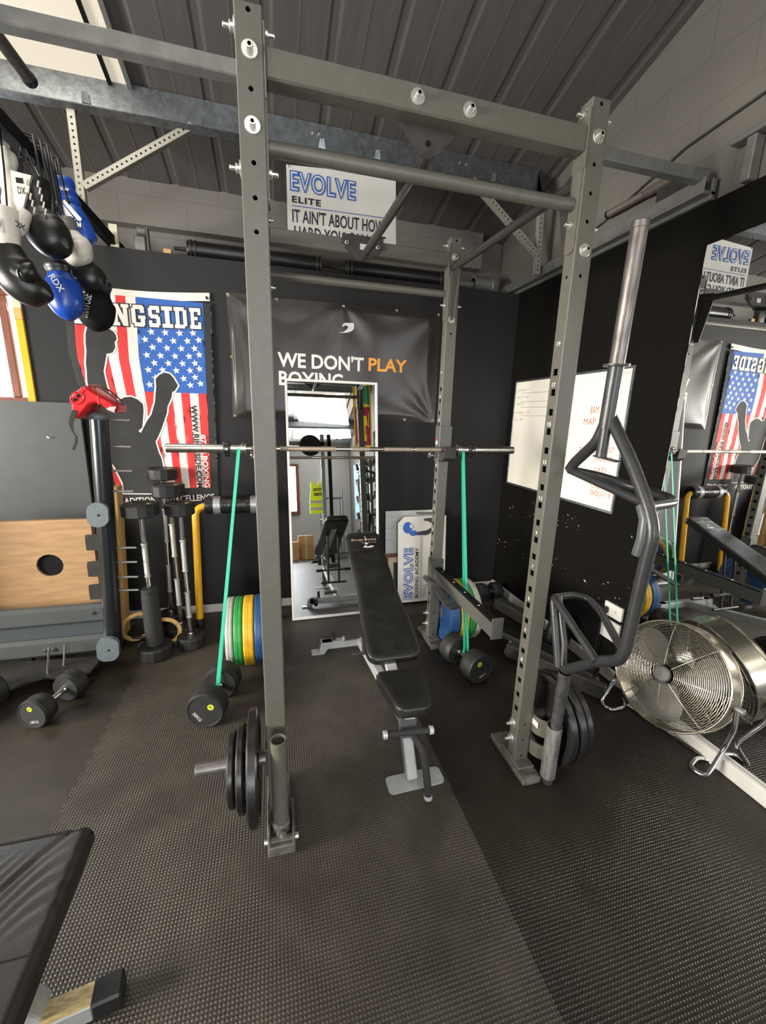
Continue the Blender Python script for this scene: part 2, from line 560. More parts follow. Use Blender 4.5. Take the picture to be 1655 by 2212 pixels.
def floor_material():
    m, nt, b = nodes_mat('rubber_gym_matting')
    tc = nd(nt, 'ShaderNodeTexCoord')
    sx = nd(nt, 'ShaderNodeSeparateXYZ', (tc.outputs['Object'],))
    x, y = sx.outputs[0], sx.outputs[1]
    # coin-dot relief, a 15 mm pitch laid in staggered rows
    k = 2 * PI / 0.0165
    a = mth(nt, 'SINE', mth(nt, 'MULTIPLY', mth(nt, 'ADD', x, y), k * .7071))
    c = mth(nt, 'SINE', mth(nt, 'MULTIPLY', mth(nt, 'SUBTRACT', x, y), k * .7071))
    dots = mth(nt, 'MULTIPLY', a, c)
    dots = nd(nt, 'ShaderNodeMapRange', (dots, -.1, .75, 0.0, 1.0)).outputs[0]
    # the tiles on the left and the worn strip by the bench are plain
    wob = mth(nt, 'MULTIPLY', mth(nt, 'SIGN', mth(nt, 'SINE', mth(nt, 'MULTIPLY', y, 78.0))), 0.007)
    left = mth(nt, 'LESS_THAN', mth(nt, 'ADD', x, wob), -0.845)
    nz = nd(nt, 'ShaderNodeTexNoise', (tc.outputs['Object'],))
    nz.inputs['Scale'].default_value = 2.2
    nz.inputs['Detail'].default_value = 6
    nzv = nz.outputs[0]
    strip = mth(nt, 'MULTIPLY', mth(nt, 'GREATER_THAN', x, 0.80), mth(nt, 'LESS_THAN', x, 1.42))
    strip = mth(nt, 'MULTIPLY', strip, nd(nt, 'ShaderNodeMapRange', (mth(nt, 'ADD', y, mth(nt, 'MULTIPLY', nzv, 0.6)), -0.25, 0.25, 0.0, 1.0)).outputs[0])
    worn = nd(nt, 'ShaderNodeMapRange', (nzv, .52, .66, 0.0, .55)).outputs[0]
    plain = mth(nt, 'MAXIMUM', left, mth(nt, 'MULTIPLY', strip, .82))
    plain = mth(nt, 'MAXIMUM', plain, worn)
    h = mth(nt, 'MULTIPLY', dots, mth(nt, 'SUBTRACT', 1.0, plain))
    fine = nd(nt, 'ShaderNodeTexNoise', (tc.outputs['Object'],))
    fine.inputs['Scale'].default_value = 260
    h = mth(nt, 'ADD', h, mth(nt, 'MULTIPLY', fine.outputs[0], 0.25))
    bp = nd(nt, 'ShaderNodeBump')
    bp.inputs['Strength'].default_value = 1.0
    bp.inputs['Distance'].default_value = 0.0022
    nt.links.new(h, bp.inputs['Height'])
    nt.links.new(bp.outputs[0], b.inputs['Normal'])
    # seams between tiles
    def seam(coord, at):
        return mth(nt, 'LESS_THAN', mth(nt, 'ABSOLUTE', mth(nt, 'SUBTRACT', coord, at)), 0.0022)
    sm = mth(nt, 'MAXIMUM', seam(x, 0.80), seam(mth(nt, 'ADD', x, wob), -0.845))
    sm = mth(nt, 'MAXIMUM', sm, seam(y, 1.62))
    # grey dust trodden in
    dust = nd(nt, 'ShaderNodeTexNoise', (tc.outputs['Object'],))
    dust.inputs['Scale'].default_value = 5.5
    dust.inputs['Detail'].default_value = 8
    dv = nd(nt, 'ShaderNodeMapRange', (dust.outputs[0], .42, .75, 0.0, 1.0)).outputs[0]
    base = nd(nt, 'ShaderNodeMix', data_type='RGBA')
    base.inputs[6].default_value = (0.040, 0.0335, 0.0265, 1)
    base.inputs[7].default_value = (0.066, 0.057, 0.046, 1)
    nt.links.new(dv, base.inputs[0])
    b2 = nd(nt, 'ShaderNodeMix', data_type='RGBA')
    nt.links.new(base.outputs[2], b2.inputs[6])
    b2.inputs[7].default_value = (0.012, 0.011, 0.01, 1)
    nt.links.new(mth(nt, 'MULTIPLY', sm, .6), b2.inputs[0])
    # paler dot tops: the glint on them is painted into the colour
    b3 = nd(nt, 'ShaderNodeMix', data_type='RGBA')
    nt.links.new(b2.outputs[2], b3.inputs[6])
    b3.inputs[7].default_value = (0.125, 0.106, 0.083, 1)
    nt.links.new(mth(nt, 'MULTIPLY', mth(nt, 'MULTIPLY', dots, mth(nt, 'SUBTRACT', 1.0, plain)), .45), b3.inputs[0])
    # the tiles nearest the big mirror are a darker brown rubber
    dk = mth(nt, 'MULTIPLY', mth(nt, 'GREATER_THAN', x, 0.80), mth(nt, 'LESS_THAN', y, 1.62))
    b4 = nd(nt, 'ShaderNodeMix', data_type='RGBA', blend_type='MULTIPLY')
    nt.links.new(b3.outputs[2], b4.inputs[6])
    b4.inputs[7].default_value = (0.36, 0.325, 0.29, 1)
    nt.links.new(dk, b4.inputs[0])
    b5 = nd(nt, 'ShaderNodeMix', data_type='RGBA', blend_type='MULTIPLY')
    nt.links.new(b4.outputs[2], b5.inputs[6])
    b5.inputs[7].default_value = (0.74, 0.70, 0.63, 1)
    nt.links.new(left, b5.inputs[0])
    nt.links.new(b5.outputs[2], b.inputs['Base Color'])
    b.inputs['Roughness'].default_value = 0.46
    b.inputs['Specular IOR Level'].default_value = 0.36
    return m


def chipped_wall(name, rgb, rough, y0, y1, z0, z1, amount):
    """dark board paint with pale chips gathered in one band"""
    m, nt, b = nodes_mat(name)
    tc = nd(nt, 'ShaderNodeTexCoord')
    sx = nd(nt, 'ShaderNodeSeparateXYZ', (tc.outputs['Object'],))
    n1 = nd(nt, 'ShaderNodeTexNoise', (tc.outputs['Object'],))
    n1.inputs['Scale'].default_value = 42
    n1.inputs['Detail'].default_value = 4
    n2 = nd(nt, 'ShaderNodeTexNoise', (tc.outputs['Object'],))
    n2.inputs['Scale'].default_value = 5
    s = mth(nt, 'ADD', n1.outputs[0], mth(nt, 'MULTIPLY', mth(nt, 'SUBTRACT', n2.outputs[0], .5), .5))
    chip = mth(nt, 'GREATER_THAN', s, amount)
    h = sx.outputs[2]
    inside = mth(nt, 'MULTIPLY', mth(nt, 'GREATER_THAN', h, z0), mth(nt, 'LESS_THAN', h, z1))
    chip = mth(nt, 'MULTIPLY', chip, inside)
    mx = nd(nt, 'ShaderNodeMix', data_type='RGBA')
    mx.inputs[6].default_value = (*rgb, 1)
    mx.inputs[7].default_value = (0.5, 0.45, 0.35, 1)
    nt.links.new(chip, mx.inputs[0])
    nt.links.new(mx.outputs[2], b.inputs['Base Color'])
    b.inputs['Roughness'].default_value = rough
    b.inputs['Specular IOR Level'].default_value = 0.25
    return m


def block_wall(name, k):
    m, nt, b = nodes_mat(name)
    tc = nd(nt, 'ShaderNodeTexCoord')
    sx = nd(nt, 'ShaderNodeSeparateXYZ', (tc.outputs['Object'],))
    cb = nd(nt, 'ShaderNodeCombineXYZ', (mth(nt, 'ADD', sx.outputs[0], sx.outputs[1]), sx.outputs[2], 0.0))
    br = nd(nt, 'ShaderNodeTexBrick', (cb.outputs[0],))
    br.inputs['Color1'].default_value = (0.185 * k, 0.172 * k, 0.155 * k, 1)
    br.inputs['Color2'].default_value = (0.19 * k, 0.176 * k, 0.158 * k, 1)
    br.inputs['Mortar'].default_value = (0.165 * k, 0.153 * k, 0.138 * k, 1)
    br.inputs['Scale'].default_value = 1.0
    br.inputs['Mortar Size'].default_value = 0.006
    br.inputs['Brick Width'].default_value = 0.45
    br.inputs['Row Height'].default_value = 0.225
    nt.links.new(br.outputs[0], b.inputs['Base Color'])
    bp = nd(nt, 'ShaderNodeBump')
    bp.inputs['Strength'].default_value = 0.3
    bp.inputs['Distance'].default_value = 0.004
    bp.invert = True
    nt.links.new(br.outputs[1], bp.inputs['Height'])
    nt.links.new(bp.outputs[0], b.inputs['Normal'])
    b.inputs['Roughness'].default_value = 0.6
    return m


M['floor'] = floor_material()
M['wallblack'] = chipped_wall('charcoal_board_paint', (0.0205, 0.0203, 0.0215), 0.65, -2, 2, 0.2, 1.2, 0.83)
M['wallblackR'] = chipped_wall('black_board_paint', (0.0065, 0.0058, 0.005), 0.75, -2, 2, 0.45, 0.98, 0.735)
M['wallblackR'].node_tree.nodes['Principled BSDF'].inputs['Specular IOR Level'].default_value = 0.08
M['block'] = block_wall('grey_painted_blockwork', 1.0)
M['blockR'] = block_wall('shaded_painted_blockwork', 0.72)  # same blockwork, darkened to stand for the dimmer light on the upper right wall
M['roof'] = mat('roof_sheet', (0.095, 0.087, 0.082), 0.45, 0.0, 0.12, 6, 0.05, 40, stretch=(6, .5, 1))

# ---------------------------------------------------------------- the room
XR, YB = 2.15, 2.0
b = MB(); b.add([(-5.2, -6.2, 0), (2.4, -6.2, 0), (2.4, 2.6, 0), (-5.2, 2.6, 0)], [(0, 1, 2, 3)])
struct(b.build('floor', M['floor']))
b = MB(); b.box(-1.5, XR, YB, YB + .022, 0, 2.70)
struct(b.build('wall_back', M['wallblack']))
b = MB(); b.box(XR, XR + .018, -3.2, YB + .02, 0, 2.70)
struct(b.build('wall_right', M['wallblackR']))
b = MB(); b.box(XR + .02, XR + .2, -6.2, 2.6, 0, 5.6)
struct(b.build('wall_right_upper', M['blockR']))
b = MB(); b.box(-1.5, XR + .02, 2.4, 2.6, 0, 3.3)
b.box(-5.2, -1.5, 2.16, 2.6, 0, 1.66); b.box(-5.2, -1.5, 2.16, 2.6, 2.46, 3.35); b.box(-5.2, -2.72, 2.16, 2.6, 1.66, 2.46)
struct(b.build('wall_back_upper', M['block']))
b = MB(); b.box(-5.2, 1.92, 2.3, 2.36, 2.985, 3.27); b.box(-5.2, 1.92, 2.3, 2.4, 2.96, 2.985)
struct(b.build('trim_fascia', M['block']))
b = MB(); b.box(-5.4, -5.2, -6.2, -2.0, 0, 4.6); b.box(-5.4, -5.2, .8, 2.6, 0, 4.6); b.box(-5.4, -5.2, -2.0, .8, 0, 1.1); b.box(-5.4, -5.2, -2.0, .8, 2.9, 4.6)
struct(b.build('wall_left', M['wallgrey']))
b = MB(); b.box(-5.2, -.9, -6.4, -6.2, 0, 5.7); b.box(.74, 2.4, -6.4, -6.2, 0, 5.7)
b.box(-.9, .74, -6.4, -6.2, 0, 1.15); b.box(-.9, .74, -6.4, -6.2, 2.45, 5.7)
struct(b.build('wall_front', M['wallgrey']))

RZ = lambda y: 3.245 + (2.3 - max(y, -1.55)) * 0.25 - max(0, -1.55 - y) * 0.25


def roof_mesh():
    b = MB()
    xs, x = [], -5.2
    while x < 2.4:
        xs += [(x, 0), (x + .12, 0), (x + .13, -.0015), (x + .14, 0), (x + .27, 0), (x + .285, .007), (x + .315, .007), (x + .333, 0)]
        x += .3331
    vs = []
    for (px, dz) in xs:
        vs += [(px, 2.6, RZ(2.6) + dz), (px, -1.55, RZ(-1.55) + dz), (px, -6.4, RZ(-6.4) + dz)]
    n = len(xs)
    b.add(vs, [(3 * k + j, 3 * k + j + 1, 3 * k + j + 4, 3 * k + j + 3) for k in range(n - 1) for j in (0,)], 0)
    b.add(vs, [(3 * k + 1, 3 * k + 2, 3 * k + 5, 3 * k + 4) for k in range(n - 1)], 1)
    return b


M['rooffar'] = mat('lit_roof_sheet', (0.5, 0.54, 0.56), 0.45, 0.0, 0.06, 6)  # far slope of the same roof, its brighter light put into a paler colour
struct(roof_mesh().build('ceiling', [M['roof'], M['rooffar']]))


def roof_light(name, x0, x1, y0, y1):
    b = MB()
    sl = -.25 if y0 > -1.5 else .25
    nrm = Vector((0, -sl, 1)).normalized()
    c = Vector(((x0 + x1) / 2, (y0 + y1) / 2, RZ((y0 + y1) / 2) - .006))
    b.obox(c, (1, 0, 0), (0, 1, sl), nrm, (x1 - x0) / 2, (y1 - y0) / 2 * 1.031, .004)
    o = struct(b.build(name, M['skylight']))
    for k, xx in enumerate((x0, x1, x0 + (x1 - x0) * .89)):
        e = MB()
        e.obox((xx, c.y, c.z - .012), (1, 0, 0), (0, 1, sl), nrm, .012 if k < 2 else .009, (y1 - y0) / 2 * 1.03, .012)
        e.build('glazing_bar', M['greysteel'] if k < 2 else M['matt_black'], o)
    return o


roof_light('window_4', -1.55, -.645, -.2, 1.66)
roof_light('window_5', -1.55, -.1, -3.9, -1.9)
roof_light('window_6', .6, 1.95, -5.9, -3.4)

# skirtings and the white moulding under the big mirror
b = MB(); b.box(-1.2, XR, YB - .014, YB, 0, .07, 0, .003)
struct(b.build('baseboard_back', M['skirt']))
b = MB(); b.box(XR - .014, XR, .36, YB, 0, .085, 0, .003)
struct(b.build('baseboard_right', M['skirt']))
b = MB(); b.box(XR - .035, XR, -3.1, .34, 0, .075, 0, .004)
struct(b.build('trim_mirror_foot', M['skirt']))

# window on the left with its yellow and bare-timber reveal
b = MB()
for x0, x1, z0, z1 in ((-2.72, -1.5, 1.66, 1.71), (-2.72, -1.5, 2.38, 2.46), (-1.6, -1.5, 1.71, 2.38), (-2.72, -2.62, 1.71, 2.38), (-1.72, -1.67, 1.71, 2.38), (-2.2, -2.14, 1.71, 2.38)):
    b.box(x0, x1, 2.17, 2.23, z0, z1, 0, .006)
w1 = struct(b.build('window_1', M['brownwood']))
b = MB(); b.box(-2.62, -1.6, 2.195, 2.205, 1.71, 2.38)
b.build('pane', M['glass_bright'], w1)
b = MB(); b.box(-2.72, -1.5, 2.02, 2.17, 1.63, 1.66, 0, .004)
b.build('window_sill', M['skirt'], w1)
b = MB()
b.box(-1.545, -1.5, 1.985, 2.16, 1.66, 2.2, 0, .003)
b.box(-1.547, -1.5, 1.983, 2.16, 2.2, 2.27, 1, .003)
b.box(-1.545, -1.5, 1.985, 2.16, 2.27, 2.72, 2, .003)
M['orangewood'] = mat('orange_stained_block', (0.72, 0.36, 0.09), 0.5, 0, .1, 10)
M['palewood'] = mat('pale_timber', (0.78, 0.6, 0.36), 0.5, 0, .12, 8, stretch=(8, 8, 1))
struct(b.build('trim_window_reveal', [M['yellowpaint'], M['orangewood'], M['palewood']]))
b = MB()
for y0, y1, z0, z1 in ((-2.05, .85, 1.06, 1.14), (-2.05, .85, 2.86, 2.94), (-2.05, -1.97, 1.14, 2.86), (.77, .85, 1.14, 2.86), (-.64, -.56, 1.14, 2.86)):
    b.box(-5.22, -5.14, y0, y1, z0, z1, 0, .006)
w3 = struct(b.build('window_3', M['brownwood']))
b = MB(); b.box(-5.19, -5.18, -1.97, .77, 1.14, 2.86)
b.build('pane', M['glass_bright'], w3)
# far window seen in the leaning mirror
b = MB()
for x0, x1, z0, z1 in ((-.92, .76, 1.1, 1.18), (-.92, .76, 2.4, 2.48), (-.92, -.84, 1.18, 2.4), (.68, .76, 1.18, 2.4), (-.12, -.05, 1.18, 2.4)):
    b.box(x0, x1, -6.2, -6.14, z0, z1, 0, .006)
w2 = struct(b.build('window_2', M['brownwood']))
b = MB(); b.box(-.84, .68, -6.19, -6.18, 1.18, 2.4)
b.build('pane', M['glass_bright'], w2)

# ---------------------------------------------------------------- roof steel and the overhead frame
for k, yy in enumerate((1.62, -.05, -1.62, -3.3, -4.9)):
    zt = RZ(yy) - .005
    prof = [(yy + .07, zt - .02), (yy + .07, zt), (yy, zt), (yy, zt - .165), (yy - .03, zt - .195), (yy - .072, zt - .178), (yy - .07, zt - .172), (yy - .028, zt - .187), (yy + .006, zt - .16), (yy + .006, zt - .006), (yy + .064, zt - .006), (yy + .064, zt - .02)]
    b = MB()
    n = len(prof)
    x1 = 1.98 if k == 0 else XR + .02
    vs = [(-5.2, p[0], p[1]) for p in prof] + [(x1, p[0], p[1]) for p in prof]
    b.add(vs, [(i, (i + 1) % n, n + (i + 1) % n, n + i) for i in range(n)] + [tuple(range(n)), tuple(range(n, 2 * n))[::-1]])
    o = b.build('roof_purlin', M['galv'])
    tag(o, ['galvanised roof purlin running above the pull-up rack', 'galvanised roof purlin over the camera side of the rack',
            'roof purlin at the near edge of the large roof light', 'roof purlin under the middle of the rear roof lights',
            'roof purlin nearest the far end wall seen in the leaning mirror'][k], 'beam', 'roof purlins')
    if k == 0:
        e = MB()
        for xx in (-.87, .42, .78, 1.62):
            e.prism([(-.022, 0), (.022, 0), (.012, .05), (-.014, .045)], (xx, yy - .001, zt - .13), (1, 0, 0), (0, -.3, 1), .004)
        e.build('cleat', M['galv'], o)
        for xx in (.36, .4, 1.36, 1.41):
            e = MB(); e.cyl((xx, yy - .01, zt - .06), (xx, yy, zt - .06), .007, 8)
            e.build('bolt', M['zinc'], o)

fr = thing('overhead_frame', 'dark steel overhead frame of rails and slotted hangers fixed under the roof', 'frame', (.5, 1.2, 2.75))
b = MB(); b.box(-.985, -.925, -.6, 2.25, 2.725, 2.785, 0, .004)
b.build('rail', M['matt_black'], fr)
b = MB(); b.box(2.075, XR, .36, 2.2, 2.72, 2.735, 0, .002); b.box(2.075, 2.083, .36, 2.2, 2.735, 2.79, 0, .002)
b.box(2.125, XR - .0, .36, 2.2, 2.70, 2.79, 0, .002)
b.build('wall_angle', M['greysteel'], fr)
b = MB(); b.box(-2.2, 2.12, .375, .425, 2.775, 2.825, 0, .004)
b.build('cross_tube', M['greysteel'], fr)


def slotted(p0, p1, nm='slotted_hanger'):
    """slotted channel: two folded edges and a web with punched holes"""
    p0, p1 = Vector(p0), Vector(p1)
    d = (p1 - p0)
    L = d.length
    d.normalize()
    ux = Vector((0, 1, 0)).cross(d).normalized()
    nn = ux.cross(d)
    if nn.y > 0:
        ux, nn = -ux, -nn
    b = MB()
    hs = [(0, .03 + .031 * k, .006, 'rd') for k in range(int((L - .05) / .031))]
    b.panel(p0, ux, d, nn, .034, L, hs, t=.003)
    for s in (-1, 1):
        b.obox(p0 + d * L / 2 + ux * (s * .018) - nn * .018, ux, d, nn, .0015, L / 2, .018)
    b.build(nm, M['pale_zinc'], fr)


M['pale_zinc'] = mat('pale_zinc_channel', (0.33, 0.32, 0.275), 0.45, 0.4, 0.1, 40)
slotted((-.94, 1.58, 2.78), (-.94, 1.58, 3.24))
slotted((-.92, 1.575, 2.86), (-.33, 1.575, 3.25), 'slotted_brace')
slotted((2.03, 1.58, 2.72), (2.01, 1.58, 3.24))
slotted((2.02, 1.575, 2.85), (1.45, 1.575, 3.25), 'slotted_brace')

# ---------------------------------------------------------------- power rack
s1, s2, W, D, H = 0.0736, 0.0601, 1.1356, 1.1528, 2.705
rack = thing('power_rack', 'tall olive-grey four-post power rack with numbered holes standing on the dark matting', 'rack', (.6, .6, 0))
NUM = [(19 - k, 1.934 - (19 - k and 0) - k * .0755) for k in range(19)]
sq = [(0, 1.830 - .0757 * k, .0128, 'sq') for k in range(21)]
rdF = [(0, 2.69 - .0875 * k, .0068, 'rd') for k in range(7)] + [(0, z, .006, 'rd') for z in (.24, .152, .065)]
rdS = [(0, z, .006, 'rd') for z in (2.66, 2.344, 2.165, .065)]
for (px, py, inner) in ((0, 0, 'right'), (W, 0, 'left'), (W, D, 'left'), (0, D, 'right')):
    b = MB()
    kw = {inner: sq + rdS, ('left' if inner == 'right' else 'right'): rdS}
    b.post(px, px + s1, py, py + s2, .03, H, front=rdF, back=rdF, **kw)
    # open top closed by a cap
    b.box(px + .004, px + s1 - .004, py + .004, py + s2 - .004, H - .004, H - .001)
    p = b.build('upright', M['rack'], rack)
    if px > 0:
        b = MB()
        for n, z in NUM:
            if n % 2 == 1:
                t = str(n)
                w = .010 * len(t)
                b.text(t, (px, py + s2 / 2 + w / 2, z - .008), (0, -1, 0), (0, 0, 1), w, .016, .0005, bold=.02)
        b.build('numbers', M['white'], p)
    # flat foot with a rounded nose
    b = MB()
    b.box(px - .012, px + s1 + .012, py - .1, py + .2, 0, .03, 0, .004)
    b.cyl((px + .004, py - .085, .016), (px + s1 - .004, py - .085, .016), .022, 16)
    b.box(px - .006, px + s1 + .006, py - .05, py + .11, .03, .046, 0, .004)
    b.build('foot', M['rackfoot'] if 'rackfoot' in M else M['rack'], rack)

for yy, nm in ((0, 'front'), (D, 'back')):
    b = MB(); b.box(s1 + .004, W - .004, yy + .001, yy + s2, 2.5486, 2.6245, 0, .005)
    for xx, sg in ((s1, 1), (W, -1)):
        b.box(xx, xx + sg * .006, yy - .003, yy + s2 + .003, 2.5, 2.675, 0, .002)
    b.build('crossbeam', M['rack'] if yy == 0 else M['rackdark2'] if 'rackdark2' in M else M['rack'], rack)
    b = MB(); b.cyl((s1, yy + .038, 2.40), (W, yy + .038, 2.40), .0205, 24)
    b.build('pull_up_bar', M['rack'], rack)
    for xx, sg in ((s1, 1), (W, -1)):
        b = MB()
        b.prism(rrect(.052, .36, .02, cy=0), (xx + (0 if sg > 0 else -.005), yy + s2 / 2, 2.42), (0, 1, 0), (0, 0, 1), .005)
        b.build('bar_plate', M['rack'], rack)
    # gusset for the centre bar
    g = [(-.105, .055), (.105, .055), (.105, .03), (.02, -.045), (-.02, -.045), (-.105, .03)]
    if yy == 0:
        g = [(-.1, .06), (.1, .06), (.1, .052), (.022, -.02), (-.022, -.02), (-.1, .052)]
        b = MB(); b.prism(g, (.576, .052, 2.485), (1, 0, 0), (0, 0, 1), .006)
        b.cyl((.576, .044, 2.5), (.576, .0455, 2.5), .009, 16, 1)
    else:
        b = MB(); b.prism([(-.12, .07), (.12, .07), (.12, .015), (.03, -.06), (-.03, -.06), (-.12, .015)], (.595, D - .002, 2.572), (1, 0, 0), (0, 0, 1), .005)
    b.build('gusset', [M['rackdark'], M['matt_black']], rack)
b = MB(); b.tube(fillet([(.576, .045, 2.475), (.58, .1, 2.465), (.585, D - .06, 2.515), (.585, D, 2.53)], .05), .0185, 18)
b.build('centre_bar', M['rackdark'], rack)
b = MB(); b.box(.578, .62, D - .0085, D - .007, 2.57, 2.6)
b.build('sticker', M['offwhite'], rack)
for xx in (s1 / 2, W + s1 / 2 - .012):
    b = MB(); b.tube(fillet([(xx, .06, 2.48), (xx, .12, 2.49), (xx, D - .05, 2.535), (xx, D, 2.54)], .03), .02, 18)
    b.build('side_bar', M['rackdark'], rack)
    b = MB(); b.prism([(.06, 2.56), (.15, 2.50), (.15, 2.44), (.1, 2.24), (.06, 2.24)], (xx - .003, 0, 0), (0, 1, 0), (0, 0, 1), .006)
    b.build('side_bracket', M['rackdark'], rack)
    b = MB(); b.prism([(D, 2.58), (D - .1, 2.56), (D - .1, 2.5), (D - .05, 2.24), (D, 2.24)], (xx - .003, 0, 0), (0, 1, 0), (0, 0, 1), .006)
    b.build('side_bracket', M['rackdark'], rack)
for (px, py, zz, ln) in ((0, .03, .287, -.27), (0, D + .03, .245, -.3), (s1 + W, D + .03, .245, .3), (s1 + W, .03, .26, .25)):
    b = MB(); b.cyl((px, py, zz), (px + ln, py, zz), .0245, 24, ch=.003)
    b.box(px, px + (.008 if ln > 0 else -.008), py - .028, py + .028, zz - .06, zz + .06, 0, .002)
    b.build('storage_peg', M['pegsteel'] if 'pegsteel' in M else M['rack'], rack)

# bolts: a broad zinc washer under a socket-head screw
b = MB()
b.lathe([(.0225, 0), (.0225, .002), (.021, .003), (.0095, .003)], (0, 0, 0), (0, -1, 0), 28, cap=False)
b.lathe([(.0095, .003), (.0095, .019), (.0085, .02), (.0052, .02)], (0, 0, 0), (0, -1, 0), 20, cap=False)
b.lathe([(.0052, .02), (.0052, .014), (.0001, .014)], (0, 0, 0), (0, -1, 0), 6, 1, cap=False)
bolt0 = b.build('bolt', [M['zinc'], M['matt_black']], rack)
b = MB()
b.lathe([(.0225, 0), (.0225, .002), (.021, .003), (.013, .003)], (0, 0, 0), (0, -1, 0), 28, cap=False)
b.lathe([(.013, .003), (.013, .013), (.0118, .0145), (.0065, .0145)], (0, 0, 0), (0, -1, 0), 6, cap=False)
b.lathe([(.0065, .0145), (.0065, .03), (.005, .032), (.0001, .032)], (0, 0, 0), (0, -1, 0), 14, cap=False)
nut0 = b.build('bolt', [M['zinc']], rack)
RO = Vector((.6, .6, 0))
first = {}


def put_bolt(src, p, rz):
    o = src
    if src.name in first:
        o = src.copy(); COL.objects.link(o)
    first[src.name] = 1
    # vertices were stored relative to the rack's own origin
    o.location = Vector((0, 0, 0))
    R = Matrix.Rotation(rz, 4, 'Z')
    T = Matrix.Translation(Vector(p) - RO) @ R @ Matrix.Translation(RO)
    o.matrix_local = T


for p in ((.037, 0, 2.603), (.037, 0, 2.43), (.521, .001, 2.588), (.694, .001, 2.586), (W + .039, 0, 2.597), (W + .041, 0, 2.249),
          (.499, D - .002, 2.594), (.68, D - .002, 2.588), (W + .032, D, 2.598), (W + .035, D, 2.249), (.037, D, 2.598), (.037, D, 2.249)):
    put_bolt(bolt0, p, 0)
for py in (.03, D + .03):
    for z in (2.665, 2.333):
        put_bolt(nut0, (W, py, z), -PI / 2)
        put_bolt(nut0, (0, py, z), -PI / 2)
        put_bolt(nut0, (s1, py, z), PI / 2)
        put_bolt(nut0, (W + s1, py, z), PI / 2)
    for z in (.225, .14):
        put_bolt(nut0, (W, py + .012, z), -PI / 2)


# ---------------------------------------------------------------- barbell, clamps, cups, bands
BY, BZ = 1.09, 1.443
bell = thing('barbell', 'long steel barbell lying across the rack cups with bare sleeves', 'barbell', (.58, BY, BZ))
X_ = (1, 0, 0)
b = MB(); b.cyl((-.10, BY, BZ), (1.245, BY, BZ), .014, 24)
b.build('shaft', M['barsteel'], bell)
for x0, x1 in ((-.06, .07), (.10, .43), (.525, .645), (.74, .93), (.945, 1.12)):
    b = MB(); b.cyl((x0, BY, BZ), (x1, BY, BZ), .0148, 24, ch=.0008)
    b.build('knurled_grip', M['knurl'], bell)
for x0, sg in ((-.09, -1), (1.235, 1)):
    b = MB()
    b.lathe([(.012, 0), (.036, 0), (.036, .01), (.030, .01), (.030, .016), (.036, .016), (.036, .028), (.025, .028), (.025, .418), (.0235, .422), (.017, .422), (.017, .412), (.001, .412)], (x0, BY, BZ), (sg, 0, 0), 32, cap=False)
    b.cyl((x0 + sg * .40, BY, BZ + .02), (x0 + sg * .40, BY, BZ + .0255), .003, 8)
    b.build('sleeve', M['barsteel'], bell)
for cx, lb, in ((-.195, 'black locking clamp on the left sleeve of the barbell'), (1.335, 'black locking clamp on the right sleeve of the barbell')):
    c = thing('bar_clamp', lb, 'clamp', (cx, BY, BZ), 'clamps on the barbell')
    b = MB()
    b.lathe([(.0258, -.019), (.037, -.019), (.040, -.015), (.040, .015), (.037, .019), (.0258, .019), (.0258, -.019)], (cx, BY, BZ), X_, 28, cap=False)
    b.build('ring', M['black'], c)
    b = MB()
    for a in (0.2, 2.3, 4.2):
        d = Vector((0, math.cos(a), math.sin(a)))
        b.obox(Vector((cx, BY, BZ)) + d * .041, X_, d, d.cross(Vector(X_)), .016, .006, .011, 0, .003)
    b.build('lever', M['leather'], c)
    b = MB(); b.box(cx - .008, cx + .008, BY - .046, BY - .043, BZ - .006, BZ + .006)
    b.build('badge', M['chrome'], c)


def j_cup(px, lb):
    """px: inner face of the upright; a collar round the post, a hooked lip and a spring pin"""
    o = thing('j_cup', lb, 'bar holder', (px, D, 1.40), 'bar cups on the rear uprights')
    x0, x1 = px - .007, px + s1 + .007
    b = MB()
    b.box(x0, x0 + .006, D - .012, D + s2, 1.36, 1.595, 0, .002)
    b.box(x1 - .006, x1, D - .012, D + s2, 1.385, 1.595, 0, .002)
    b.box(x0, x1, D - .014, D - .002, 1.385, 1.595, 0, .003)
    b.build('collar', M['rackshade'], o)
    b = MB()
    pr = [(D - .014, 1.375), (D - .014, 1.425), (D - .045, 1.425), (D - .082, 1.428), (D - .095, 1.465), (D - .108, 1.462), (D - .1, 1.39), (D - .06, 1.365)]
    b.prism(pr, (x0 + .004, 0, 0), (0, 1, 0), (0, 0, 1), x1 - x0 - .008)
    b.build('hook', M['rackdark'], o)
    b = MB()
    b.cyl((x0 - .001, D + .01, 1.40), (x0 - .05, D + .01, 1.40), .007, 12)
    b.lathe([(.007, 0), (.02, .004), (.022, .012), (.016, .02), (.001, .022)], (x0 - .045, D + .01, 1.40), (-1, 0, 0), 20, cap=False)
    b.build('spring_pin', M['chrome'], o)
    b = MB(); b.box(x0 - .001, x0, D + .015, D + .04, 1.47, 1.51); b.box(x0 - .0012, x0, D + .015, D + .04, 1.495, 1.51, 1)
    b.build('sticker', [M['offwhite'], M['redprint']], o)
    return o


M['rackshade'] = mat('grey_powder_coat', (0.085, 0.083, 0.075), 0.42, 0, .08, 30, 0.1, 600)
j_cup(W, 'grey bar cup with a chrome pin on the right rear upright')
j_cup(0, 'grey bar cup on the left rear upright behind the front post')

bandR = fillet([(1.279, BY - .026, BZ), (1.283, BY, BZ + .028), (1.287, BY + .026, BZ - .0), (1.272, .84, .13), (1.264, .83, .108), (1.262, .80, .105), (1.264, .775, .112), (1.266, .77, .13)], .012, 5, True)


